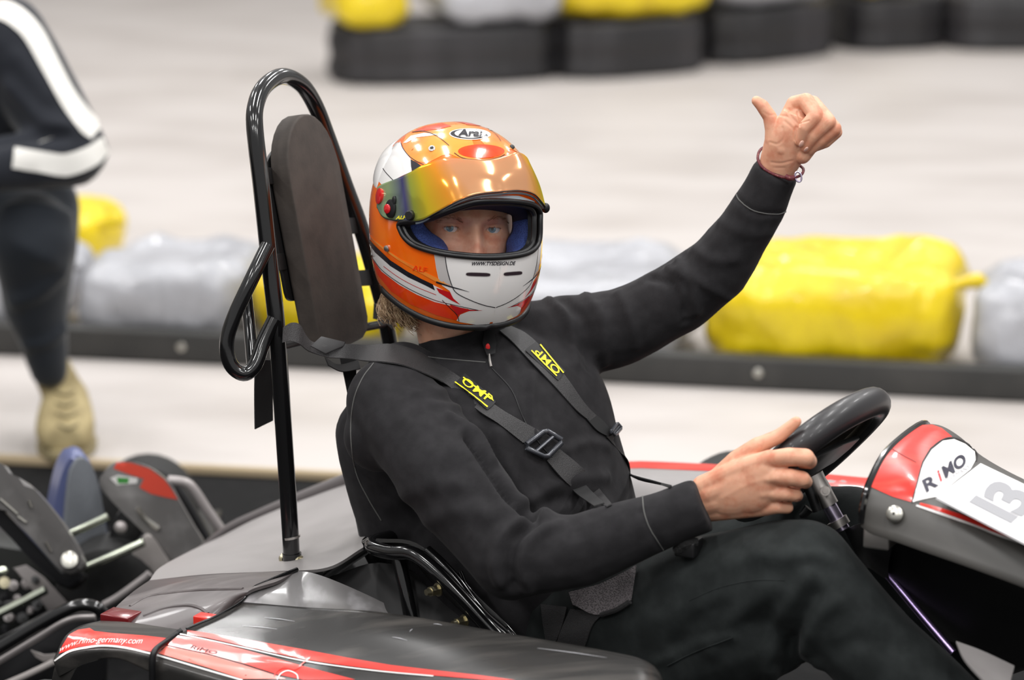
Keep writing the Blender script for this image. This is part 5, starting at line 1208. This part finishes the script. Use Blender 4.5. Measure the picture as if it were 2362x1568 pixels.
bm = B(); ribbon(bm, spline(pk([(862, 700, .12), (890, 712, .1), (915, 738, .06)]), 4), spline(pk([(860, 735, .12), (885, 742, .1), (905, 760, .06)]), 4), .002); obj('shoulder_belt', bm, M_belt, hb)
# adjuster buckles
def frame(c4, w_, th, m, name):
    ctr = [sum(p[0] for p in c4)/4, sum(p[1] for p in c4)/4]; P3 = [onb(*p, .011) for p in c4]; cen = sum(P3, V())/4
    nrm = (P3[1]-P3[0]).cross(P3[3]-P3[0]).normalized(); nrm = nrm if nrm.dot(EYE-cen) > 0 else -nrm
    P3 = [p-nrm*(p-cen).dot(nrm) for p in P3]
    bm = B(); tube(bm, [p for i in range(4) for p in (P3[i]*.88+P3[i-1]*.12, P3[i]*.88+P3[(i+1) % 4]*.12)], w_, 10, closed=True, flat=1.0); o = obj(name, bm, m, hb)
    bm = B(); tube(bm, [(P3[0]+P3[3])/2, (P3[1]+P3[2])/2], w_*.7, 8); obj('buckle_bar', bm, m, o)
M_bk = mat('buckle', (66, 68, 74), .28, .4, coat=.4)
frame([(1204, 1030), (1246, 998), (1290, 1024), (1252, 1058)], .0046, .004, M_bk, 'buckle')
frame([(1396, 1000), (1410, 980), (1417, 992), (1406, 1006)], .0030, .004, M_bk, 'buckle')
# woven labels
beltb = shb
for quad, base, ux, uy in (([(1051, 888), (1073, 866), (1143, 930), (1122, 948)], (1063, 888), (62, 46), (11, -13)), ([(1208, 812), (1233, 793), (1300, 860), (1284, 882)], (1290, 860), (-52, -52), (-10, 10))):
    decal('belt_label', quad, shb, M_lbl, hb, .0055, 10)
    lettering('belt_lettering', 'OMP', base, ux, uy, shb, M_logo_yel, hb, .0068, 0, .012, 1.08)
for line in ([(1050, 887), (1122, 942)], [(1069, 876), (1135, 929)]): decal('belt_label_line', stroke(line, 3), shb, M_logo_yel, hb, .0068, 12)
for line in ([(1222, 814), (1280, 872)], [(1242, 801), (1295, 865)]): decal('belt_label_line', stroke(line, 3), shb, M_logo_yel, hb, .0068, 12)
# lap belt
both = BVHTree.FromPolygons([v.co for v in trs.vertices]+[v.co for v in shirt.vertices], [p.vertices[:] for p in trs.polygons]+[tuple(i+len(trs.vertices) for i in p.vertices) for p in shirt.polygons])
def ont(x, y, off=.004): return hit(trb, x, y, off)
def belt2(ea, eb, m, off=.004, name='lap_belt'):
    bm = B(); ribbon(bm, [ont(x, y, off) for x, y in spline(ea, 5)], [ont(x, y, off) for x, y in spline(eb, 5)], .002); obj(name, bm, m, hb)
belt2([(1285, 1490), (1300, 1450), (1320, 1405)], [(1352, 1490), (1372, 1440), (1400, 1412)], M_belt, .005)
belt2([(1320, 1372), (1390, 1352), (1474, 1312)], [(1330, 1396), (1392, 1418), (1462, 1382)], M_belt2, .009)
belt2([(1250, 1395), (1255, 1440), (1262, 1480)], [(1310, 1400), (1300, 1440), (1285, 1480)], M_belt, .003)
bm = B(); tube(bm, [ont(1394, 1418, .008), ont(1430, 1404, .009), ont(1460, 1386, .008)], .004, 8, n=4); obj('lap_belt_fold', bm, M_belt, hb)
q = ont(1600, 1275, .014); bm = B(); box(bm, q, KF, KL, UP, .016, .02, .012, .003); obj('belt_lock', bm, M_blackpl, hb)
bm = B(); tube(bm, [q+V((-.02, -.01, -.004)), q+V((-.005, -.016, .01)), q+V((.012, -.014, .012))], [.007, .009, .006], 8, n=3); obj('belt_lock', bm, mat('worn_pad', (36, 36, 36), .9, bump=(200, 1, .004)), hb)
# ================================================================ second kart, behind on the left
k2 = empty('racing_kart', P(150, 1500, 5.55)-UP*(P(150, 1500, 5.55).z)); tag(k2, 'parked grey kart with blue-grey seat at the left edge, behind the driver\'s kart', 'go-kart')
M_k2 = mat('kart_grey_plastic', (112, 110, 109), .32, coat=.2, vary=((142, 140, 139), 16, .5, .75)); M_k2d = mat('kart_dark_plastic', (30, 30, 32), .35)
M_k2l = mat('kart_pale_plate', (166, 160, 157), .45); M_k2s = weave('seat_cloth', (118, 122, 128), (100, 104, 110), 900, .7, .3); M_k2b = mat('seat_blue_shell', (84, 92, 132), .4, coat=.2)
M_bar = mat('bright_bar', (226, 232, 214), .18, 1); M_frm = mat('grey_frame', (160, 154, 153), .35, .3)
def p2(L, Y=5.4): return [P(p[0], p[1], Y+(p[2] if len(p) > 2 else 0)) for p in L]
def plate2(name, L, m, Y=5.4, th=.02, dirv=(0, 1, -.1), bev=.004, sm=3, par=k2):
    bm = B(); q = [V(p) for p in (spline(p2(L, Y), sm, True) if sm else p2(L, Y))]; prism(bm, q, V(dirv).normalized()*th, bev); return obj(name, bm, m, par, True, 35)
def rod(name, L, r, m, Y=5.4, n=5, seg=12): 
    bm = B(); tube(bm, p2(L, Y), r, seg, n=n); return obj(name, bm, m, k2)
arm = plate2('steering_fairing', [(-60, 1020), (0, 1078), (62, 1112), (112, 1165), (160, 1230), (192, 1290), (186, 1312), (164, 1324), (140, 1314), (95, 1265), (40, 1205), (0, 1165), (-60, 1120)], M_k2, 5.22, .05, (0, 1, -.4), .008, 3)
plate2('steering_fairing_base', [(-60, 1130), (0, 1172), (40, 1212), (95, 1272), (140, 1322), (164, 1332), (188, 1318), (192, 1330), (170, 1352), (140, 1352), (80, 1300), (0, 1215), (-60, 1170)], M_k2d, 5.235, .06, (0, 1, -.4), .006, 3)
bm = B(); q = P(161, 1293, 5.215); tube(bm, [q, q+V((0, -.006, .004)), q+V((0, -.008, .005))], [.0155, .0155, .009], 18); obj('fairing_bolt', bm, M_bolt, k2)
for x0, y0, x1, y1 in ((66, 1155, 72, 1170), (40, 1190, 60, 1205), (105, 1250, 118, 1272), (0, 1150, 40, 1185)):
    bm = B(); tube(bm, [P(x0, y0, 5.217), P(x1, y1, 5.217)], .0022, 6); obj('highlight_strip', bm, M_bolt, arm)  # bright strips modelled as highlights along the fairing
# seat
face = [(148, 1300), (152, 1210), (158, 1140), (166, 1085), (182, 1058), (199, 1058), (216, 1082), (230, 1130), (242, 1200), (246, 1300)]
sf = plate2('seat', face, M_k2s, 5.50, .012, (-.6, .8, 0), .003, 3)
plate2('seat_shell', [(112, 1300), (122, 1190), (135, 1120), (150, 1075), (170, 1050), (190, 1048), (206, 1062), (222, 1100), (236, 1160), (248, 1300)], M_k2b, 5.515, .07, (-.3, .9, 0), .012, 3)
# front panel with red flash
fpn = plate2('front_panel', [(228, 1118), (246, 1080), (268, 1064), (310, 1066), (352, 1082), (388, 1112), (412, 1152), (448, 1215), (470, 1255), (440, 1285), (388, 1300), (352, 1250), (318, 1215), (272, 1170)], M_k2, 5.42, .03, (0, 1, -.3), .006, 3)
fpb2 = bvh_of(fpn.data)
decal('panel_flash', [(262, 1080), (270, 1066), (300, 1066), (345, 1080), (380, 1106), (400, 1134), (410, 1152), (380, 1146), (348, 1138), (322, 1124), (332, 1104), (300, 1094)], fpb2, mat('faded_red', (224, 82, 64), .4), fpn, .001, 12)
decal('panel_sticker', [(254, 1102), (272, 1095), (318, 1102), (316, 1114), (270, 1118)], fpb2, M_wht, fpn, .0014, 12); decal('panel_sticker', [(270, 1100), (298, 1102), (296, 1114), (272, 1114)], fpb2, mat('green_sticker', (70, 150, 70), .5), fpn, .0018, 12)
bm = B(); tube(bm, [hit(fpb2, 318, 1170, .003), hit(fpb2, 335, 1195, .003), hit(fpb2, 365, 1218, .003)], .005, 8, n=4); obj('panel_recess', bm, M_bolt, fpn)
plate2('panel_scoop', [(300, 1300), (312, 1262), (336, 1230), (352, 1238), (372, 1268), (392, 1305), (370, 1335), (330, 1350)], M_k2l, 5.40, .03, (0, 1, -.4), .006, 3)
plate2('panel_hollow', [(268, 1190), (300, 1180), (330, 1222), (300, 1270), (280, 1320), (250, 1350), (240, 1290)], M_k2d, 5.46, .02, (0, 1, 0), .003, 3)
bm = B(); tube(bm, p2([(388, 1108), (424, 1112), (446, 1128), (478, 1176), (520, 1236)], 5.46), .0095, 12, n=5); obj('frame_bar', bm, M_frm, k2)
bm = B(); tube(bm, p2([(398, 1122), (430, 1170), (468, 1240), (480, 1262)], 5.5), .016, 10, n=4); obj('frame_bar', bm, M_k2d, k2)
rod('axle_rod', [(160, 1232), (205, 1212), (250, 1190)], .0075, M_bar, 5.38); rod('axle_rod', [(190, 1314), (262, 1282), (332, 1250)], .0085, M_bar, 5.36); rod('axle_rod', [(-20, 1424), (45, 1392), (106, 1360)], .0085, M_bar, 5.28)
bm = B(); ellipsoid(bm, P(278, 1216, 5.4), (X, Y_, UP), (.012, .012, .012)); obj('ball_joint', bm, M_frm, k2)
bm = B(); ellipsoid(bm, P(4, 1316, 5.3), (X, Y_, UP), (.012, .012, .008)); obj('ball_joint', bm, M_bar, k2)
plate2('floor_plate', [(140, 1362), (200, 1308), (222, 1322), (268, 1378), (205, 1408), (160, 1400)], M_k2l, 5.40, .012, (0, 1, -.5), .002, 0)
plate2('floor_plate', [(262, 1362), (300, 1300), (345, 1268), (395, 1320), (330, 1360), (290, 1392)], M_k2l, 5.46, .012, (0, 1, -.5), .002, 0)
plate2('floor_plate', [(30, 1310), (60, 1302), (100, 1330), (165, 1400), (120, 1425), (95, 1385)], M_frm, 5.37, .012, (0, 1, -.5), .002, 0)
plate2('side_panel', [(-80, 1500), (0, 1470), (110, 1410), (190, 1400), (250, 1430), (240, 1640), (-80, 1700)], M_k2d, 5.12, .03, (0, 1, -.2), .006, 0)
rod('bumper_tube', [(-60, 1528), (0, 1494), (90, 1440), (150, 1408), (186, 1396), (220, 1400), (238, 1416)], .0115, M_tube, 5.05)
rod('bumper_tube', [(-60, 1556), (0, 1524), (90, 1470), (160, 1430), (220, 1424)], .006, M_frm, 5.08)
rod('floor_edge', [(240, 1395), (275, 1375), (330, 1335), (345, 1322)], .007, M_frm, 5.3)
plate2('side_panel_trim', [(70, 1500), (100, 1512), (128, 1508), (128, 1522), (100, 1526), (82, 1516)], M_k2l, 5.08, .01, (0, 1, -.2), .001, 0)
rod('side_panel_edge', [(-40, 1600), (40, 1566), (80, 1548), (125, 1526)], .006, M_k2l, 5.06)
# engine bits under the fairing
plate2('engine_block', [(-60, 1250), (60, 1270), (130, 1340), (120, 1450), (-60, 1500)], mat('engine_dark', (22, 24, 22), .5), 5.46, .08, (0, 1, 0), .004, 0)
random.seed(5)
for i, (x, y) in enumerate([(10, 1345), (32, 1352), (58, 1345), (14, 1375), (38, 1380), (70, 1405), (92, 1398), (25, 1425), (52, 1428), (84, 1340), (14, 1450)]):
    q = P(x, y, 5.40+random.uniform(-.03, .03)); d = V((random.uniform(-.4, .4), -1, random.uniform(0, .6))).normalized(); bm = B(); r = random.uniform(.006, .011)
    tube(bm, [q, q+d*.015, q+d*.015, q+d*.024], [r, r, r*.5, r*.5], 8); obj('engine_fitting', bm, random.choice([M_frm, M_k2d, M_zinc]), k2)
bm = B(); prism(bm, [P(-90, 1530, 5.35)*1, P(330, 1400, 5.6), P(330, 1400, 5.6)+V((0, .5, 0)), P(-90, 1480, 6.0)], -UP*.02); bm.free()
bm = B(); c = P(150, 1480, 5.5); box(bm, V((c.x-.1, 5.75, .07)), (1, 0, 0), (0, 1, 0), UP, .35, .3, .015, .004); obj('chassis_tray', bm, M_k2d, k2)
for x, y in ((-.35, 5.45), (.2, 5.45), (-.35, 6.0), (.2, 6.0)):
    bm = B(); cc_ = V((c.x-.1+x, y, .105)); rings = [[cc_+V((math.cos(2*math.pi*k/28)*r*.8, t, math.sin(2*math.pi*k/28)*r*.8)) for k in range(28)] for r, t in prof]; ring_join(bm, rings); obj('wheel', bm, M_tyre, k2)
